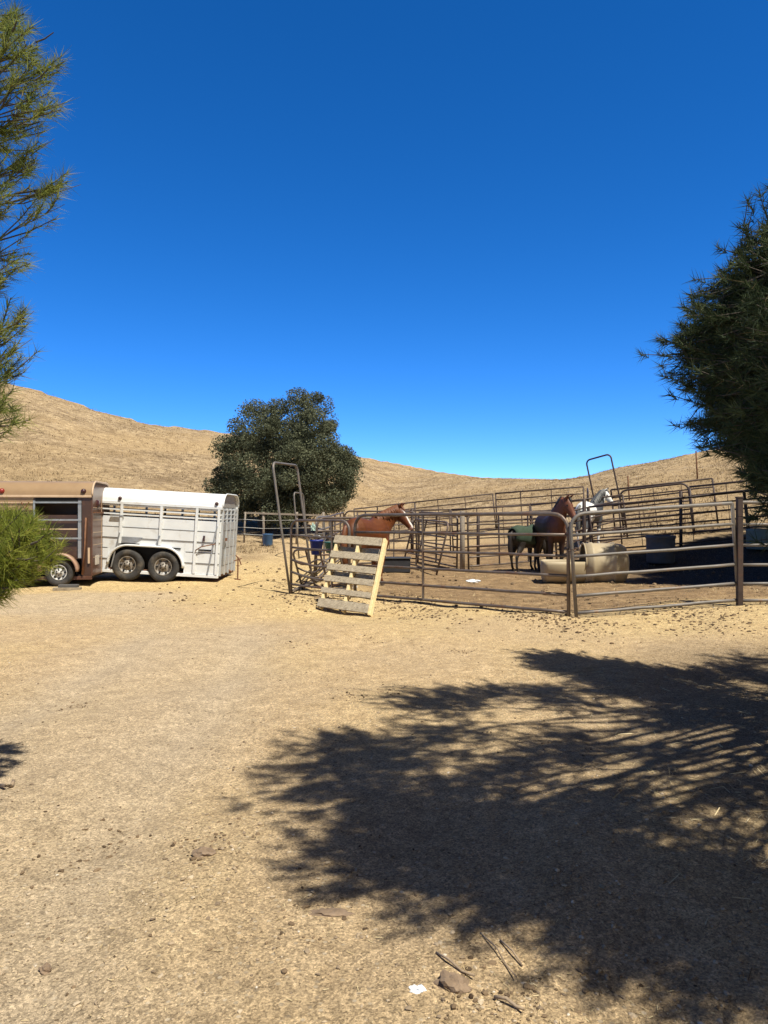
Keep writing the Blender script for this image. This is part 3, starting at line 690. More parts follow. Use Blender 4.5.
post(9.1, 23.3, 1.75, .055, 'panel_dark', 'dark upright post between the barrels and the right bank')
post(5.9, 22.4, 1.9, .06, 'panel_dark', 'dark post behind the dark bay horse')
HG = 'thin posts on the right hillside'
post(11.4, 35.3, 1.15, .035, 'rust', 'thin rusty post on the hill beside the dark arch gate', 'hill_post', group=HG, tilt=(0,R(-4)))
post(16.5, 40.0, 1.5, .04, 'rust', 'thin rusty post on the hill below the pine', 'hill_post', group=HG, tilt=(0,R(-3)))

# old wire fence under the oak
wf = root('wire_fence', (-5.9, 28.5, gz(-5.9,28.5)), 'old wire and timber fence in the shade of the oak', 'fence')
fx = [(-.2,.3),(.65,0),(1.35,.1),(2.6,.2),(3.6,.2)]
for i, (x, y) in enumerate(fx):
    MB().tube([(x,y,-.1),(x+.02,y,.6),(x+(.06 if i == 1 else .01),y,1.15)], .05 if i != 1 else .035, 7).build('post', MT['post_wood'], wf, True)
MB().beam((.65,.0,1.12),(3.6,.2,1.02),.04,.07).build('top_rail', MT['post_wood'], wf)
for z in (.3,.55,.85):
    MB().tube([(x, y-.05, z+.03*math.sin(i*2)) for i, (x, y) in enumerate(fx)], .008, 4).build('wire', MT['grey_trim'], wf)

# ------------------------------------------------------------------ pallet
def pallet():
    BL, BR, TL = P(319,611,13.3), P(372,617,12.6), P(335,541,14.35)
    BL.z = gz(BL.x, BL.y)+.01; BR.z = gz(BR.x, BR.y)+.01
    ex = (BR-BL).normalized(); W = (BR-BL).length; ey = (P(362,538,13.98)-(BL+BR)/2); H = ey.length; ey.normalize()
    ey0 = ey.copy(); nz = ex.cross(ey).normalized()       # faces the viewer
    sh = ey0.dot(ex); 
    t = root('wood_pallet', BL, 'weathered wooden pallet leaning upright against the front panels', 'pallet')
    def pt(a, b, c): return ex*a*W+ey*b*H+nz*c
    def board(a0, a1, b0, b1, c0, c1):
        m = MB(); vs = [pt(a, b, c) for c in (c0, c1) for a, b in ((a0,b0),(a1,b0),(a1,b1),(a0,b1))]
        return m.add(vs, [(0,3,2,1),(4,5,6,7),(0,1,5,4),(1,2,6,5),(2,3,7,6),(3,0,4,7)])
    for f in (.03, .47, .955):
        board(f-.018, f+.03, 0, 1, -.045, .045).build('stringer', MT['pallet_new'], t, bevel=.004)
    sl = [(0,.11),(.2,.27),(.345,.425),(.515,.60),(.68,.775),(.885,.995)]
    for i, (b0, b1) in enumerate(sl):
        j = random.uniform(-.014,.014)
        board(-.012, .935 if i else .945, b0+j, b1+j, .047, .068).build('slat', MT['pallet_grey'], t, bevel=.003)
    for b0, b1 in ((.05,.12),(.46,.53),(.80,.88)):
        board(0, .985, b0, b1, -.068, -.047).build('slat', MT['pallet_grey'], t, bevel=.003)
pallet()

# ------------------------------------------------------------------ trailers
def wheel(par, x, y, z, r, w, rim, side=-1, name='wheel', spokes=6):
    m = Matrix.Translation((x, y, z)) @ Matrix.Rotation(R(90), 4, 'X')
    e = bpy.data.objects.new(name, None); C.objects.link(e); e.parent = par
    ri = r*.55
    MB().lathe([(ri,-w*.42),(r*.86,-w*.5),(r*.96,-w*.4),(r,-w*.2),(r,w*.2),(r*.96,w*.4),(r*.86,w*.5),(ri,w*.42),(ri,-w*.42)], 32, m).build('tyre', MT['rubber'], e, True)
    rm = MB().lathe([(ri,w*.44),(ri*.94,w*.47),(ri*.88,w*.3),(ri*.62,w*.22),(ri*.5,w*.36),(ri*.2,w*.40),(ri*.18,w*.5),(.001,w*.5)], 28, m)
    rm.build('rim', rim, e, True)
    hl = MB()
    for k in range(spokes):
        a = 2*math.pi*k/spokes; q = m @ Vector((ri*.74*math.cos(a), ri*.74*math.sin(a), w*.24)); hl.lathe([(.001,.05),(ri*.115,.05),(ri*.13,-.01)], 10, Matrix.Translation(q) @ Matrix.Rotation(R(90),4,'X'))
    for k in range(6):
        a = 2*math.pi*(k+.5)/6; q = m @ Vector((ri*.33*math.cos(a), ri*.33*math.sin(a), w*.385)); hl.lathe([(.001,.03),(.013,.025),(.014,-.01)], 8, Matrix.Translation(q) @ Matrix.Rotation(R(90),4,'X'))
    hl.build('wheel_holes', MT['black'], e)
    return e
def roof_profile(y0, y1, ze, zt, n=9):
    rr = zt-ze; out = []
    for k in range(n): a = math.pi/2*k/(n-1); out.append((y0+rr*1.15*(1-math.cos(a)), ze+rr*math.sin(a)))
    return out+[(y0+y1-y, z) for y, z in reversed(out)]
def extrude_x(prof, x0, x1, closed=False, thick=0):
    m = MB(); n = len(prof)
    m.add([(x0,y,z) for y,z in prof]+[(x1,y,z) for y,z in prof], [(i,i+1,n+i+1,n+i) for i in range(n-1)]+([tuple(range(n)), tuple(range(2*n-1,n-1,-1))] if closed else []))
    return m
def arch_fender(par, xs, z, r, y, mat, out=.12, name='fender', top=0):
    """a rounded band over the wheels whose centres are xs"""
    m = MB(); pts = []
    for k in range(11):
        a = math.pi-k*math.pi/2/10; pts.append((xs[0]+r*math.cos(a), z+r*math.sin(a)))
    for k in range(11):
        a = math.pi/2-k*math.pi/2/10; pts.append((xs[-1]+r*math.cos(a), z+r*math.sin(a)))
    n = len(pts); th = .045
    for yy in (y-out, y+.02):
        pass
    inn = []
    for k in range(n):
        cx = xs[0] if k < 11 else xs[-1]; inn.append((cx+(pts[k][0]-cx)*(r-th)/r, z+(pts[k][1]-z)*(r-th)/r))
    vs = [(x,y-out,zz) for x,zz in pts]+[(x,y+.05,zz) for x,zz in pts]+[(x,y-out,zz) for x,zz in inn]+[(x,y+.05,zz) for x,zz in inn]
    fs = []
    for i in range(n-1):
        fs += [(i,i+1,n+i+1,n+i),(2*n+i,3*n+i,3*n+i+1,2*n+i+1),(i,2*n+i,2*n+i+1,i+1),(n+i,n+i+1,3*n+i+1,3*n+i)]
    fs += [(0,n,3*n,2*n),(n-1,3*n-1,4*n-1,2*n-1)]
    m.add(vs, fs); return m.build(name, mat, par, True)

def white_trailer():
    t = root('stock_trailer', (-3.93, 18.0, .03), 'white slat-sided stock trailer with two axles and a rounded roof', 'trailer', None, (0, R(3.3), 0))
    L, W = 4.3, 1.8; zb, zs, ze, zt = .15, 1.41, 1.73, 2.07; wp = MT['white_paint']
    wx = (-2.15, -1.30); wz = .27; wr = .375
    # lapped side boards; the near side opens round the wheels
    bh = (zs-zb)/5
    for side, y in ((0, 0.0), (1, W)):
        sd = MB()
        for i in range(5):
            z0 = zb+i*bh; z1 = z0+bh-.006; o = .010*(1 if i % 2 else 0)
            segs = [(-L, 0)]
            cut = zb+3*bh-.001
            if z0 < cut: segs = [(-L, wx[0]-.47), (wx[1]+.47, 0)] if z1 < cut+.02 else [(-L, 0)]
            for a, b in segs:
                ya, yb = (y-.012-o, y+.02) if side == 0 else (y-.02, y+.012+o)
                if segs[0] == (-L, 0) and z0 < cut:
                    sd.box(a, b, ya, yb, max(z0, cut), z1)
                else: sd.box(a, b, ya, yb, z0, z1)
        sd.build('side_boards', wp, t, bevel=.003)
        rl = MB()
        for z in (1.46+.0, 1.565, 1.665):
            rl.box(-L, 0, y-.025, y+.025, z-.013, z+.02)
        rl.build('slat_rails', wp, t)
        eave = MB().box(-L, .02, y-.045, y+.03, ze-.035, ze+.035); eave.build('eave_rail', wp, t, bevel=.006)
        MB().box(-L, .0, y-.05, y+.03, zb-.08, zb-.005).build('bottom_rail', wp, t, bevel=.006)
        for x in (-4.2, -3.2, -2.36, -1.42, -.58, -.06):
            z0 = zb if (x < -2.7 or x > -.8) else wz+.50
            MB().box(x-.03, x+.03, y-(.06 if side == 0 else -.02), y-(.015 if side == 0 else -.06), z0, ze-.04).build('side_post', wp, t, bevel=.004)
        if side == 1: continue
    dk = MB(); 
    for x in (-1.85, -.98): dk.box(x-.025, x+.025, W-.06, W-.03, 1.42, 1.7)
    dk.build('far_posts', MT['black'], t)
    # floor, front wall, wheel-well back
    MB().box(-L, 0, .03, W-.03, zb-.06, zb+.02).build('floor', MT['rust'], t)
    MB().box(-L-.02, -L+.02, .03, W-.03, zb, ze).build('front_wall', wp, t)
    MB().box(wx[0]-.47, wx[1]+.47, .16, .20, zb-.02, wz+.5).build('wheel_well', MT['black'], t)
    arch_fender(t, wx, wz, .49, -.0, wp, .10)
    fp = MB(); cut = wz+.475; ap = [(wx[0]+.47*math.cos(math.pi-k*math.pi/20), wz+.47*math.sin(math.pi-k*math.pi/20)) for k in range(11)]+[(wx[1]+.47*math.cos(math.pi/2-k*math.pi/20), wz+.47*math.sin(math.pi/2-k*math.pi/20)) for k in range(11)]
    n_ = len(ap); fp.add([(x,-.011,max(z,zb)) for x,z in ap]+[(x,-.011,zb+3*bh) for x,z in ap], [(i,i+1,n_+i+1,n_+i) for i in range(n_-1)])
    fp.build('arch_panel', wp, t)
    sl_ = MB()
    for i in range(1, 5):
        z = zb+i*bh
        for a, b in (((-L, 0),) if z > wz+.5 else ((-L, wx[0]-.5), (wx[1]+.5, 0))): sl_.box(a, b, -.0245, -.0235, z-.013, z+.006)
    sl_.build('board_seams', M('grimy_seam', (.16,.15,.14), (.09,.085,.08), 8, .8), t)
    # fill above the fender between boards
    roof = extrude_x(roof_profile(-.03, W+.03, ze+.03, zt), -L-.02, .03).build('roof', MT['white_roof'], t, True)
    sm = MB()
    for x in (-2.75, -.95):
        pr = roof_profile(-.034, W+.034, ze+.034, zt+.004); n = len(pr)
        sm.add([(x-.012,y,z) for y,z in pr]+[(x+.012,y,z) for y,z in pr], [(i,i+1,n+i+1,n+i) for i in range(n-1)])
    sm.build('roof_seam', MT['white_paint'], t)
    pr = roof_profile(0.02, W-.02, ze+.02, zt-.02); n = len(pr)
    MB().add([(-.02,y,z) for y,z in pr], [tuple(range(n))]).build('roof_end_panel', MT['end_grey'], t)
    rim = MB(); pr = roof_profile(-.035, W+.035, ze+.02, zt+.006); rim.tube([(.03,y,z) for y,z in pr], .018, 6); rim.build('roof_edge', wp, t, True)
    # rear gate
    g = bpy.data.objects.new('rear_gate', None); C.objects.link(g); g.parent = t
    gb = MB()
    for i in range(6): gb.box(-.015-.008*(i % 2), .02+.008*(i % 2), .08, W-.08, zb+i*(zs-zb)/6, zb+(i+1)*(zs-zb)/6-.008)
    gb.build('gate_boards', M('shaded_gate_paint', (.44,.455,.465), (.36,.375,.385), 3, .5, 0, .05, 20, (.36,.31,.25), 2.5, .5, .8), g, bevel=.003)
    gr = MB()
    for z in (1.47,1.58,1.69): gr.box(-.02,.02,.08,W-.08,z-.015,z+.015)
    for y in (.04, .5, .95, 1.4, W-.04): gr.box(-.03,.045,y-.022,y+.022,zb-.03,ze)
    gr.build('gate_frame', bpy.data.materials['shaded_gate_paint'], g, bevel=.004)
    MB().tube([(.06,.12,.35),(.07,.12,1.45)], .014, 6).build('latch_rod', MT['grey_trim'], g)
    MB().box(.045,.08,.3,.42,.95,1.02).build('latch', MT['rust'], g)
    # slanting bars, hinge and dark details on the near side
    MB().beam((-2.37,-.075,1.02),(-2.52,-.07,.2),.02,.03).build('brace_bar', MT['grey_trim'], t)
    MB().beam((-1.42,-.075,1.0),(-1.49,-.07,.78),.02,.03).build('brace_bar', MT['grey_trim'], t)
    MB().beam((-.08,-.08,1.3),(-.24,-.075,.2),.02,.03).build('brace_bar', MT['grey_trim'], t)
    MB().tube([(-.56,-.08,.70),(-.42,-.09,.80),(-.1,-.09,.88)], .014, 6).build('gate_lever', MT['rust'], t, True)
    MB().box(-2.62,-2.3,-.07,-.03,1.40,1.43).build('hinge_bar', MT['grey_trim'], t)
    for (a,b,z) in ((-2.36,-1.9,.745),(-1.28,-.92,.70),(-.5,-.2,.70)):
        MB().box(a, b, -.030, -.024, z, z+.035).build('vent_slot', MT['black'], t)
    MB().add([(-2.36,-.031,.82),(-1.82,-.031,.93),(-2.0,-.031,.82),(-2.36,-.031,.93)], [(0,2,1,3)]).build('bent_patch', MT['grey_trim'], t)
    MB().box(-.40,-.36,-.07,-.02,.93,1.06).build('door_latch', MT['dark_lens'], t)
    for x in (-2.42, -.13):
        MB().lathe([(.001,.045),(.035,.04),(.045,0)], 12, Matrix.Translation((x,-.03,ze+.10)) @ Matrix.Rotation(R(90),4,'X')).build('marker_light', MT['dark_lens'], t, True)
    for x in wx: wheel(t, x, .02, wz, wr, .21, MT['rim_steel'])
    for x in wx: wheel(t, x, W-.02, wz, wr, .21, MT['rim_steel'])
    MB().box(-1.75,-1.70,.3,W-.3,.12,.22).build('axle', MT['black'], t)
    MB().tube([(.03,W*.55,.2),(.12,W*.55,.16)], .02, 6).build('bumper_stub', MT['rust'], t)
white_trailer()

def brown_trailer():
    t = root('horse_trailer', (-6.55, 17.0, .02), 'brown and tan enclosed horse trailer parked left of the white one', 'trailer', None, (0, 0, R(8)))
    L, W = 4.6, 1.75; zb, zm, ze, zt = .22, 1.68, 2.0, 2.34; bp = MT['brown_paint']
    dx0, dx1, dz0, dz1 = -1.22, -.20, .62, 1.90
    s = MB()
    s.box(-L, dx0, -.012, .02, .78, zm)
    s.box(dx1, 0, -.012, .02, zb, ze)
    s.box(-L, -1.9, -.012, .02, zb, .78)
    s.box(dx0, dx1, -.012, .02, .60, dz0)
    s.box(dx0, dx1, -.012, .02, dz1, ze)
    s.build('side_wall', bp, t, bevel=.004)
    MB().box(-L, dx0, -.015, .02, zm, ze).build('tan_upper_wall', MT['tan_paint'], t, bevel=.004)
    MB().box(-L, 0, W-.02, W+.012, zb, ze).build('far_wall', bp, t)
    MB().box(-L, 0, .03, W-.03, zb-.05, zb+.03).build('floor', MT['black'], t)
    MB().box(dx0-.4, dx1+.05, .75, .78, zb, ze).build('inner_partition', M('shaded_brown_partition', (.11,.06,.035), None, 4, .6), t)
    # door opening: panels and rails
    d = bpy.data.objects.new('side_door', None); C.objects.link(d); d.parent = t
    MB().box(dx0+.06, dx1-.08, .03, .05, dz0, 1.58).build('door_panel', bp, d, bevel=.004)
    rl = MB()
    for z in (1.86, 1.47, 1.06): rl.box(dx0, dx1, -.05, -.013, z-.018, z+.018)
    rl.box(dx0-.0, dx0+.04, -.045, -.012, 1.5, 1.9)
    rl.build('door_rails', MT['grey_trim'], d)
    MB().box(dx0+.06, dx1-.08, .024, .028, 1.25, 1.28).build('door_seam', MT['tan_trim'], d)
    MB().box(dx1-.075, dx1-.005, -.03, -.014, dz0, 1.9).build('door_jamb', MT['grey_trim'], d)
    MB().box(dx0+.04, dx1-.08, -.02, -.010, dz1-.01, dz1+.06).build('door_shadow_gap', MT['black'], d)
    # rails, trim
    MB().box(-L, .015, -.05, .02, ze-.03, ze+.02).build('eave_trim', MT['tan_trim'], t, bevel=.006)
    MB().box(-L, dx0, -.04, -.012, 1.84, 1.865).build('side_rail', MT['tan_trim'], t)
    MB().box(-2.02, -1.97, -.04, -.012, zb, zt-.1).build('trim_strip', MT['tan_trim'], t)
    MB().tube([(-1.45,-.08,1.86),(-1.38,-.08,1.72),(-1.3,-.08,1.86)], .014, 6).build('tie_hook', MT['rust'], t)
    MB().box(-L, .02, -.06, .04, zb-.08, zb-.0).build('bottom_rail', MT['rust_paint'], t, bevel=.006)
    extrude_x(roof_profile(-.03, W+.03, ze+.02, zt), -L, .02).build('roof', MT['tan_paint'], t, True)
    pr = roof_profile(0, W, ze, zt-.015)
    e = [(0,zb)]+pr+[(W,zb)]; n = len(e)
    MB().add([(0.0,y,z) for y,z in e]+[(.03,y,z) for y,z in e], [tuple(range(n)), tuple(range(2*n-1,n-1,-1))]+[(i,(i+1)%n,n+(i+1)%n,n+i) for i in range(n)]).build('rear_wall', MT['rust_paint'], t)
    MB().tube([(.03,y,z) for y,z in roof_profile(-.03,W+.03,ze+.01,zt)], .022, 6).build('roof_edge', MT['tan_trim'], t, True)
    dl = MB()
    for z in (.62,.9,1.18,1.46,1.74): dl.box(.03,.036,.06,W-.06,z,z+.012)
    dl.box(.03,.038,W*.5-.006,W*.5+.006,zb,ze)
    dl.build('rear_door_seams', MT['tan_trim'], t)
    MB().box(.03,.06,.1,W-.1,1.62,1.65).build('rear_bar', MT['rust'], t)
    MB().lathe([(.001,.05),(.08,.04),(.1,0)], 14, Matrix.Translation((.03,.45,1.83)) @ Matrix.Rotation(R(90),4,'Y')).build('tail_lamp', MT['dark_lens'], t, True)
    MB().box(.031,.04,.25,.6,.45,.66).build('number_plate', M('faded_plate', (.62,.58,.52), (.45,.4,.35), 20, .5), t)
    MB().tube([(-.10,-.06,1.52),(-.12,-.07,.9),(-.17,-.08,.25)], .02, 6).build('drop_bar', MT['rust'], t, True)
    MB().box(-.06,-.02,-.05,-.013,.5,.85).build('hinge_plate', MT['tan_trim'], t)
    for x, mt in ((-1.88,'red_lens'), (-.16,'dark_lens')):
        MB().lathe([(.001,.05),(.045,.045),(.06,0)], 12, Matrix.Translation((x,-.02,ze+.11)) @ Matrix.Rotation(R(80),4,'X')).build('marker_light', MT[mt], t, True)
    MB().box(-1.9,-.25,.26,.3,zb-.02,.80).build('wheel_well', MT['black'], t)
    for x in (-.65,): arch_fender(t, (x,), .33, .41, 0, MT['tan_trim'] if False else M('dusty_pink_fender', (.36,.22,.15), (.28,.17,.115), 5, .45), .2)
    arch_fender(t, (-1.45,), .33, .41, 0, bpy.data.materials['dusty_pink_fender'], .2)
    for x in (-.65,-1.45): wheel(t, x, -.05, .31, .31, .2, MT['rim_white'], spokes=8); wheel(t, x, W+.02, .31, .31, .2, MT['rim_white'], spokes=8)
    MB().box(-1.05,-1.0,.3,W-.2,.25,.33).build('axle', MT['black'], t)
brown_trailer()
# things lying by the trailers
k = root('wheel_chock', (-7.0, 16.25, gz(-7.0,16.25)), 'grey stacked boards chocked in front of the brown trailer wheel', 'wheel chock', None, (0,0,R(6)))
MB().box(-.05,.5,-.1,.1,0,.07).build('board', MT['pallet_grey'], k, bevel=.008)
MB().box(.05,.45,-.08,.08,.072,.13).build('board', M('dark_weathered_board', (.1,.095,.09), None, 8), k, bevel=.008)
j = root('trailer_jack', (-3.60, 18.7, gz(-3.6,18.7)), 'thin rusty jack stand beside the rear gate of the white trailer', 'jack')
MB().tube([(0,0,0),(.01,0,.55)], .018, 6).build('stand_pole', MT['rust'], j)
MB().box(-.07,.07,-.07,.07,0,.015).build('foot_plate', MT['rust'], j)
MB().tube([(-.09,0,.46),(.1,0,.52)], .014, 6).build('crank_handle', MT['rust'], j)
MB().tube([(-.05,0,.6),(.03,0,.52),(.09,0,.36)], .016, 6).build('jack_arm', MT['rust'], j)

# ------------------------------------------------------------------ containers
def lathe_thing(name, loc, prof, mat, label, cat, parts=None, tilt=0, group=None):
    o = root(name, loc, label, cat, group, (tilt,0,0))
    MB().lathe([(.001,prof[0][1])]+prof, 28).build('shell', MT[mat], o, True)
    return o
def tank():
    c = (3.95, 17.9); t = root('water_trough', (*c, gz(*c)), 'cream plastic tank on its side, cut open on top as a trough', 'trough', None, (0,0,R(-5)))
    r, n = .42, 28; z = r-.02
    def ring(x, rr, a0, a1, m): return [(x, rr*math.cos(a0+(a1-a0)*k/m), z+rr*math.sin(a0+(a1-a0)*k/m)) for k in range(m+1)]
    lo = MB(); m = 20; xs = [(-.0,.34),(.03,.39),(.10,.42),(.95,.42)]
    rg = [ring(x, q, R(-180-8), R(8), m) for x, q in xs]
    vs = [p for g in rg for p in g]; fs = [(i*(m+1)+k, i*(m+1)+k+1, (i+1)*(m+1)+k+1, (i+1)*(m+1)+k) for i in range(len(xs)-1) for k in range(m)]
    fs.append(tuple(range(m+1)))
    lo.add(vs, fs); o = lo.build('open_half', MT['tank'], t, True)
    sm = o.modifiers.new('wall', 'SOLIDIFY'); sm.thickness = .03; sm.offset = -1
    cl = MB(); mtx = Matrix.Translation((.95,0,z)) @ Matrix.Rotation(R(90),4,'Y')
    cl.lathe([(.40,0),(.425,0),(.425,.12),(.445,.14),(.445,.2),(.425,.22),(.425,.62),(.445,.64),(.445,.70),(.42,.72),(.41,.86),(.36,.95),(.25,1.0),(.001,1.02)], 36, mtx)
    cl.build('closed_half', MT['tank'], t, True)
    rimm = MB().tube([(.95, .425*math.cos(a), z+.425*math.sin(a)) for a in [R(-5+k*10) for k in range(20)]], .018, 6); rimm.build('cut_rim', MT['tank'], t, True)
    t.location.x = 3.72; t.scale = (1.0,1.1,1.12)
    return t
tank()
b = lathe_thing('barrel', (7.75, 21.3, gz(7.75,21.3)), [(.36,0),(.38,.05),(.385,.3),(.40,.32),(.40,.37),(.385,.39),(.39,.68),(.41,.70),(.41,.76),(.38,.78),(.36,.77),(.35,.1),(.001,.1)], 'barrel', 'grey plastic barrel standing in deep shade behind the sunlit panel', 'barrel')
b = lathe_thing('barrel', (10.75, 21.6, gz(10.75,21.6)), [(.40,0),(.42,.05),(.42,.5),(.43,.52),(.43,.56),(.41,.58),(.39,.57),(.38,.1),(.001,.1)], 'barrel_pale', 'pale green tub in the shade at the right edge', 'barrel')
def bucket(loc, r, h, mat, label, rz=0):
    o = root('bucket', loc, label, 'bucket', None, (0,0,rz))
    MB().lathe([(.001,0),(r*.78,0),(r,h*.9),(r*1.06,h*.9),(r*1.06,h),(r*.98,h),(r*.76,.02),(.001,.02)], 20).build('shell', MT[mat], o, True)
    MB().tube([(r*1.02*math.cos(a),0,h*.93+r*.9*math.sin(a)) for a in [math.pi*k/10 for k in range(11)]], .006, 5).build('handle', MT['grey_trim'], o, True)
    return o
bucket((-1.43, 16.1, .76), .14, .31, 'blue', 'deep blue bucket hung on the panels right of the tall arch')
bucket((-1.14, 16.5, .78), .15, .24, 'teal', 'dark teal bucket hung next to the blue one')
lathe_thing('tub', (-4.28, 28.0, gz(-4.28,28.0)), [(.15,0),(.18,.05),(.19,.42),(.205,.44),(.18,.45),(.16,.06),(.001,.06)], 'blue_faded', 'faded blue tub on the ground in front of the oak fence', 'tub')
ft = root('feed_tub', (.28, 20.4, gz(.28,20.4)), 'black rectangular feed tub on the pen ground behind the pallet', 'feed tub')
m = MB(); m.box(-.42,.42,-.25,.25,0,.36); m.box(-.45,.45,-.28,.28,.361,.40); m.build('shell', MT['black_tub'], ft, bevel=.02)
def crumple(name, loc, s, mat, label, cat, flat=.4, seed=1):
    bm = bmesh.new(); bmesh.ops.create_icosphere(bm, subdivisions=3, radius=1); rr = random.Random(seed)
    ph = [rr.uniform(0,6) for _ in range(9)]
    for v in bm.verts:
        p = v.co; k = 1+.22*math.sin(p.x*5+ph[0])*math.sin(p.y*6+ph[1])+.18*math.sin(p.z*7+p.x*4+ph[2])+rr.uniform(-.1,.1)
        v.co = Vector((p.x*k*s[0], p.y*k*s[1], max(-.2, p.z)*k*s[2]))
    me = bpy.data.meshes.new(name); bm.to_mesh(me); bm.free(); me.materials.append(mat)
    o = bpy.data.objects.new(name, me); C.objects.link(o); o.location = loc; return tag(o, label, cat)
def on(px, py):
    d = EYE*F/(py-HY); x = (px-384)/F*d; return (x, d, gz(x, d))
crumple('plastic_bag', (-1.50, 16.1, 1.30), (.05,.045,.12), MT['pale_plastic'], 'pale green plastic bag caught on the panel above the blue bucket', 'bag', seed=4)
crumple('plastic_scrap', on(417,994), (.028,.02,.016), MT['white_plastic'], 'crumpled white plastic scrap on the dirt at the bottom', 'litter', seed=2)
crumple('paper_scrap', (2.05*1.02, 17.9, gz(2.09,17.9)), (.16,.09,.05), MT['white_plastic'], 'white scrap lying on the pen floor left of the trough', 'litter', seed=3)
crumple('rock', on(452,987), (.055,.042,.035), MT['rock'], 'fist-sized brown rock beside the sticks at the bottom', 'rock', seed=5)
crumple('rock', on(204,856), (.05,.036,.026), MT['rock'], 'brown rock in the middle of the dirt yard', 'rock', seed=6)
crumple('rock', on(330,912), (.075,.028,.016), MT['rock'], 'flat dark piece of bark below the shadow edge', 'bark', seed=7)
crumple('rock', on(46,970), (.022,.022,.02), MT['pebble'] if False else MT['rock'], 'small stone at the lower left of the yard', 'rock', seed=8)
for nm in [o for o in C.objects if o.get('category') == 'bark']: nm.name = 'bark_piece'
def stick(pts, r, label, bend=.03):
    p0 = on(*pts[0]); path = [Vector(on(*q))-Vector(p0)+Vector((0,0,r*1.0+(.012 if i % 2 else 0))) for i, q in enumerate(pts)]
    o = MB().tube(path, [r*(.8+.3*random.random()) for _ in path], 6).build('stick', MT['stick'], None, True); o.location = p0
    return tag(o, label, 'stick', 'fallen sticks on the dirt')
stick([(494,998),(506,1002),(516,1006),(523,1011)], .006, 'thick pale stick lying right of the brown rock')
stick([(436,955),(448,965),(462,974),(474,981)], .0042, 'thin twig lying just above the brown rock')
stick([(500,942),(512,955),(522,966)], .0035, 'very thin twig at the edge of the tree shadow')
stick([(1,787),(6,790),(12,788),(14,785)], .012, 'curved dark stick at the left edge of the yard')
stick([(480,935),(496,952),(506,966),(516,980)], .003, 'long hair-thin twig beside the tree shadow')

# ------------------------------------------------------------------ horses
def chain_loft(mb, pts, rad, n=14, side=None):
    pts = [Vector(p) for p in pts]; rings = []
    for i, p in enumerate(pts):
        t = (pts[min(i+1,len(pts)-1)]-pts[max(i-1,0)]).normalized()
        sd = Vector((0,1,0)) if side is None else Vector(side)
        sd = (sd-t*sd.dot(t)).normalized(); u = t.cross(sd)
        w, h = rad[i]
        rings.append([p+sd*w*math.cos(2*math.pi*k/n)+u*h*math.sin(2*math.pi*k/n) for k in range(n)])
    vs = [q for g in rings for q in g]; fs = []
    for i in range(len(rings)-1):
        for k in range(n): fs.append((i*n+k, i*n+(k+1)%n, (i+1)*n+(k+1)%n, (i+1)*n+k))
    fs += [tuple(range(n-1,-1,-1)), tuple((len(rings)-1)*n+k for k in range(n))]
    mb.add(vs, fs)
TORSO = [(-.83,1.24,.04,.06),(-.79,1.22,.13,.17),(-.68,1.20,.225,.285),(-.5,1.19,.275,.335),(-.28,1.17,.275,.335),(-.05,1.13,.275,.335),(.18,1.13,.27,.36),(.36,1.16,.24,.39),(.5,1.17,.205,.34),(.62,1.15,.15,.24),(.69,1.14,.07,.12)]
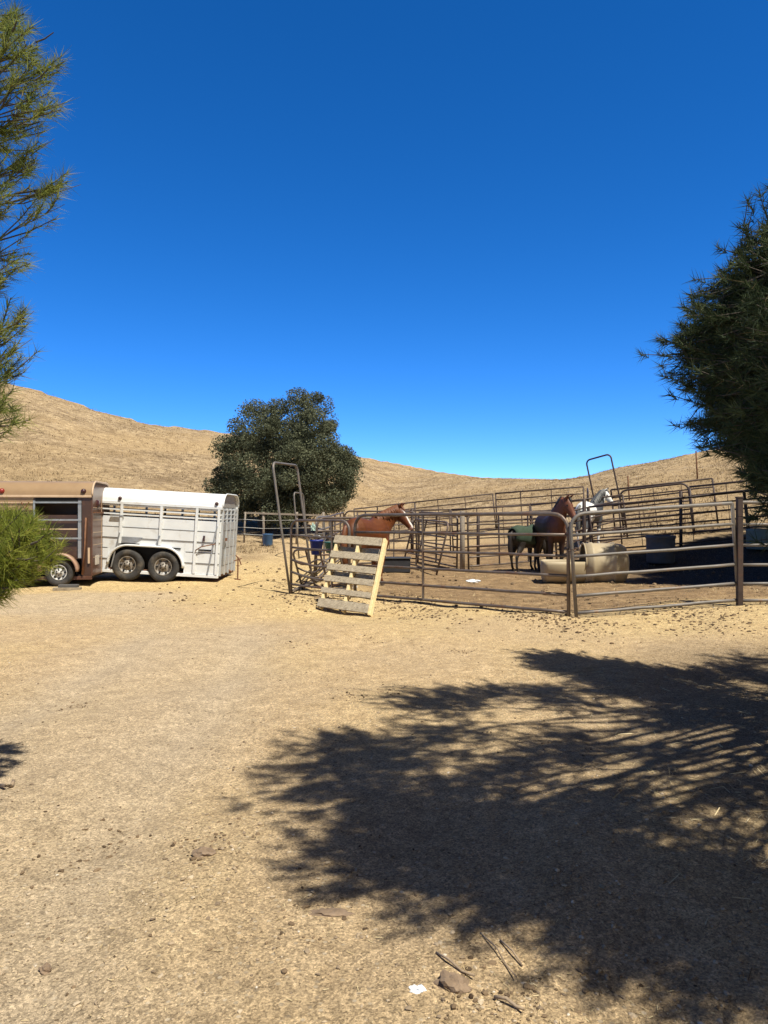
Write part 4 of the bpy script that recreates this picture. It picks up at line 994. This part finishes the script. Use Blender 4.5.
def horse(loc, yaw, neck, headdir, label, coat, scale=1, hair='hair_dark', stance=(0,0,0,0), lower=0):
    """neck: list of joints (local) from withers to poll; headdir: unit-ish vector poll to muzzle."""
    t = root('horse', (*loc, gz(*loc)), label, 'horse', None, (0,0,yaw)); t.scale = (scale,)*3
    mb = MB()
    chain_loft(mb, [(x,0,z) for x,z,w,h in TORSO], [(w,h) for x,z,w,h in TORSO], 18)
    n0 = [Vector(p) for p in neck]; side = Vector((0,1,0))
    rads = [(.17,.32),(.135,.25),(.105,.19),(.085,.15)]
    hd = Vector(headdir).normalized()
    poll = n0[-1]
    hs = Vector((0,0,1)).cross(hd).normalized() if abs(hd.z) < .95 else Vector((0,1,0))
    nd = (n0[-1]-n0[-2]).normalized()
    chain_loft(mb, n0, rads, 14, side=(Vector((0,1,0))*.6+hs*.4))
    up = hs.cross(hd)*-1
    if up.z < 0 and abs(hd.z) < .9: up = -up
    if up.dot(nd) < 0 and abs(hd.z) >= .9: up = -up
    H = [(-.06,.075,.10,0),(.03,.10,.135,.0),(.14,.105,.15,-.015),(.26,.088,.115,-.01),(.38,.066,.085,-.005),(.48,.062,.075,-.005),(.55,.058,.065,-.01),(.59,.03,.035,-.015)]
    chain_loft(mb, [poll+hd*a+up*o for a,w,h,o in H], [(w,h) for a,w,h,o in H], 14, side=hs)
    for s in (-1,1):
        e = poll+up*.10+hs*s*.055-hd*.01
        chain_loft(mb, [e-up*.04, e+up*.05+hs*s*.01, e+up*.12+hs*s*.012, e+up*.17+hs*s*.008], [(.035,.03),(.038,.028),(.025,.02),(.006,.006)], 8, side=hs)
    for i, (sx, sy) in enumerate(((1,1),(1,-1),(-1,1),(-1,-1))):
        o = stance[i]; y = .14*sy
        if sx > 0:
            P_ = [(.40,y*.85,1.12),(.42,y,.95),(.38+o*.2,y,.76),(.37+o*.5,y,.48),(.37+o*.6,y,.43),(.36+o*.9,y,.2),(.37+o,y,.14),(.42+o,y,.075),(.44+o,y,.04),(.445+o,y,0)]
            Rr = [(.09,.16),(.10,.14),(.075,.095),(.052,.058),(.05,.055),(.034,.036),(.042,.045),(.038,.042),(.052,.06),(.058,.068)]
        else:
            P_ = [(-.50,y*.75,1.15),(-.46,y,.98),(-.50+o*.2,y,.80),(-.66+o*.4,y,.56),(-.70+o*.5,y,.5),(-.68+o*.8,y,.3),(-.66+o,y,.16),(-.61+o,y,.08),(-.59+o,y,.04),(-.585+o,y,0)]
            Rr = [(.13,.22),(.13,.2),(.095,.13),(.055,.075),(.05,.065),(.036,.042),(.042,.045),(.038,.042),(.052,.06),(.058,.066)]
        chain_loft(mb, P_, Rr, 12)
    me0 = bpy.data.meshes.new('horse_rough'); me0.from_pydata(mb.v, [], mb.f); me0.update()
    tmp = bpy.data.objects.new('horse_rough', me0); C.objects.link(tmp)
    rm = tmp.modifiers.new('r', 'REMESH'); rm.mode = 'VOXEL'; rm.voxel_size = .017
    sm = tmp.modifiers.new('s', 'SMOOTH'); sm.factor = .5; sm.iterations = 5
    dg = bpy.context.evaluated_depsgraph_get(); dg.update()
    me = bpy.data.meshes.new_from_object(tmp.evaluated_get(dg)); bpy.data.objects.remove(tmp)
    me.name = 'body'; me.materials.clear(); me.materials.append(MT['coat'])
    me.polygons.foreach_set('use_smooth', [True]*len(me.polygons))
    col = []
    for v in me.vertices:
        p = v.co; rel = p-poll; al = rel.dot(hd); sdv = rel.dot(hs); upv = rel.dot(up)
        inhead = -.05 < al < .64 and abs(sdv) < .14 and abs(upv) < .2
        col.append((*coat(p, al if inhead else None, sdv, upv), 1))
    a = me.attributes.new('coat', 'FLOAT_COLOR', 'POINT'); a.data.foreach_set('color', np.array(col, dtype=np.float32).ravel())
    b = bpy.data.objects.new('body', me); C.objects.link(b); b.parent = t
    # eyes
    ey = MB()
    for s in (-1,1):
        q = poll+hd*.17+hs*s*.092+up*.055
        ey.lathe([(.001,-.02),(.016,-.012),(.02,0),(.016,.012),(.001,.02)], 10, Matrix.Translation(q))
    ey.build('eyes', MT['black'], t, True)
    mn = MB(); rr = random.Random(3)
    for i in range(34):
        f = i/33*(len(n0)-1); k = min(int(f), len(n0)-2); p = n0[k].lerp(n0[k+1], f-k); td = (n0[k+1]-n0[k]).normalized()
        u = Vector((0,1,0)).cross(td)*-1; u = u if u.z > 0 or abs(td.z) > .8 and u.x < 0 else -u
        hh = [.30,.24,.18,.14][k]*(1-(f-k))+[.30,.24,.18,.14][k+1]*(f-k)
        top = p+u*hh
        mn.tube([top+Vector((0,0,-.02)), top+u*.03+Vector((0,-.05,.0)), top+Vector((rr.uniform(-.03,.03),-.10-rr.uniform(0,.03),-.10)), top+Vector((rr.uniform(-.04,.04),-.12,-.2-rr.uniform(0,.06)))], [.022,.024,.018,.005], 5)
    mn.build('mane', MT[hair], t, True)
    MB().tube([poll+up*.15, poll+up*.14+hd*.1, poll+up*.10+hd*.2], [.03,.03,.008], 6).build('forelock', MT[hair], t, True)
    tl = MB(); tl.tube([(-.78,0,1.36),(-.87,0,1.30),(-.91,.01,1.1),(-.90,.02,.85),(-.89,.01,.6),(-.88,.0,.45)], [.04,.05,.07,.08,.065,.01], 10)
    tl.build('tail', MT[hair], t, True)
    return t
def chestnut(p, al, s, u):
    if al is not None and u > .03 and abs(s) < .036 and al > .1: return (.6,.55,.5)
    if al is not None and al > .53: return (.35,.2,.17)
    if p.z < .34 and p.x < 0: return (.66,.62,.56)
    if p.z < .09: return (.12,.09,.07)
    k = .85+.3*(p.z-.8)
    k = .85+.3*math.sin(p.x*2.6+.6)*math.sin(p.z*2.2)
    return (.125*k, .036*k, .0085*k)
def bay(p, al, s, u):
    if al is not None and al > .5: return (.03,.02,.017)
    if p.z < .55: return (.014,.011,.01)
    f = 1.0 if al is not None else float(sstep(.25, .75, p.x+.25*(p.z-1.1)))
    return tuple(a+(b-a)*f for a, b in zip((.032,.017,.012), (.135,.046,.022)))
def pinto(p, al, s, u):
    if al is not None: return (.06,.05,.05) if al > .5 else ((.78,.76,.72) if u > -.06 or al > .2 else (.5,.5,.49))
    w = math.sin(p.x*5.1+p.z*3.3)+.5*math.sin(p.x*11+p.z*7+p.y*5)
    if p.x > .22 and p.z > .7: return (.06,.062,.066)
    if p.x < -.05 and p.z > 1.2: return (.80,.79,.76)
    if p.z < .6: return (.72,.70,.66)
    return (.74,.73,.70) if w > .3 else (.07,.07,.075)
def darkp(p, al, s, u):
    return (.028,.022,.018) if p.z < 1.1 or al is None else (.05,.04,.03)
horse((-.34, 16.9), R(56), [(.42,0,1.28),(.66,.0,1.44),(.86,-.05,1.58),(.98,-.11,1.68)], (.10,-.72,-.80), 'chestnut horse with a white blaze looking over the panels behind the pallet', chestnut, 1.0, 'hair_red', (.05,-.1,.05,-.12))
horse((4.42, 20.1), R(-84), [(.42,0,1.30),(.60,.02,1.52),(.72,.05,1.70),(.80,.08,1.80)], (.50,.30,-.86), 'dark bay horse with a reddish face standing behind the trough', bay, 1.06, 'hair_dark', (0,.06,-.05,.08))
horse((6.95, 25.6), R(50), [(.42,0,1.30),(.64,.0,1.52),(.80,-.02,1.72),(.92,-.05,1.84)], (.16,-.62,-.78), 'grey and white pinto horse with a white face below the dark arch gate', pinto, 1.0, 'hair_grey', (.02,-.05,.05,-.05))
pn = horse((3.88, 20.7), R(44), [(.42,0,1.20),(.68,-.02,1.08),(.88,-.06,.92),(1.02,-.1,.78)], (.35,-.1,-.95), 'dark pony in a green blanket grazing left of the trough', darkp, .80, 'hair_dark', (.1,-.08,.05,-.08))
bl = MB(); m = 16; rg = []
for x, z, w, h in [(-.82,1.22,.16,.20)]+TORSO[2:10]:
    rg.append([(x, (w+.035)*math.cos(a), z+.01+(h+.035)*math.sin(a)) for a in [R(-38+256*k/m) for k in range(m+1)]])
vs = [p for g in rg for p in g]; fs = [(i*(m+1)+k,i*(m+1)+k+1,(i+1)*(m+1)+k+1,(i+1)*(m+1)+k) for i in range(len(rg)-1) for k in range(m)]
bl.add(vs, fs); o = bl.build('blanket', MT['blanket'], pn, True); s_ = o.modifiers.new('cloth','SOLIDIFY'); s_.thickness = .02
st = MB(); st.tube([(.46,(.245)*math.cos(a),1.18+.40*math.sin(a)) for a in [R(-60+300*k/18) for k in range(19)]], .014, 5)
st.build('strap', MT['strap'], pn, True)

# ------------------------------------------------------------------ light, sky, camera
w = bpy.data.worlds.new('World'); S.world = w; w.use_nodes = True
n, l = w.node_tree.nodes, w.node_tree.links; n.clear()
out = n.new('ShaderNodeOutputWorld'); bg = n.new('ShaderNodeBackground'); sky = n.new('ShaderNodeTexSky')
sky.sky_type = 'NISHITA'; sky.sun_disc = False; sky.sun_elevation = SUN_EL; sky.sun_rotation = math.atan2(SD.x, SD.y)
sky.air_density = .5; sky.dust_density = .0; sky.ozone_density = 7.0; sky.altitude = 400
hs = n.new('ShaderNodeHueSaturation'); hs.inputs['Hue'].default_value = .504; hs.inputs['Saturation'].default_value = 1.24; hs.inputs['Value'].default_value = 1.03
l.new(sky.outputs[0], hs.inputs['Color'])
tcw = n.new('ShaderNodeTexCoord'); dt = n.new('ShaderNodeVectorMath'); dt.operation = 'DOT_PRODUCT'
l.new(tcw.outputs['Generated'], dt.inputs[0]); dt.inputs[1].default_value = SD[:]
mr = n.new('ShaderNodeMapRange'); mr.interpolation_type = 'SMOOTHSTEP'; mr.inputs['From Min'].default_value = .34; mr.inputs['From Max'].default_value = .62
l.new(dt.outputs['Value'], mr.inputs['Value'])
bw = n.new('ShaderNodeRGBToBW'); l.new(sky.outputs[0], bw.inputs[0])
pale = mix(n, l, 1.0, bw.outputs[0], (.50, .40, .275), 'MULTIPLY')
l.new(mix(n, l, mr.outputs[0], hs.outputs[0], pale), bg.inputs['Color']); bg.inputs['Strength'].default_value = .118
l.new(bg.outputs[0], out.inputs[0])
sl = bpy.data.lights.new('sun', 'SUN'); sl.energy = 3.7; sl.angle = R(.53); sl.color = (1, .96, .85)
so = bpy.data.objects.new('sun', sl); C.objects.link(so); so.rotation_euler = SD.to_track_quat('Z', 'Y').to_euler(); so.location = (10, -5, 20)
cd = bpy.data.cameras.new('camera'); cam = bpy.data.objects.new('camera', cd); C.objects.link(cam)
cd.sensor_fit = 'VERTICAL'; cd.sensor_height = 36; cd.lens = F/1024*36; cd.clip_end = 2000; cd.clip_start = .05
cam.location = (0, 0, EYE); cam.rotation_euler = (R(90)+math.atan(3/F), 0, 0)
S.camera = cam
S.view_settings.view_transform = 'Standard'; S.view_settings.look = 'None'; S.view_settings.exposure = .98; S.view_settings.gamma = 1
S.cycles.max_bounces = 6; S.cycles.use_denoising = True
S.render.resolution_x = 768; S.render.resolution_y = 1024
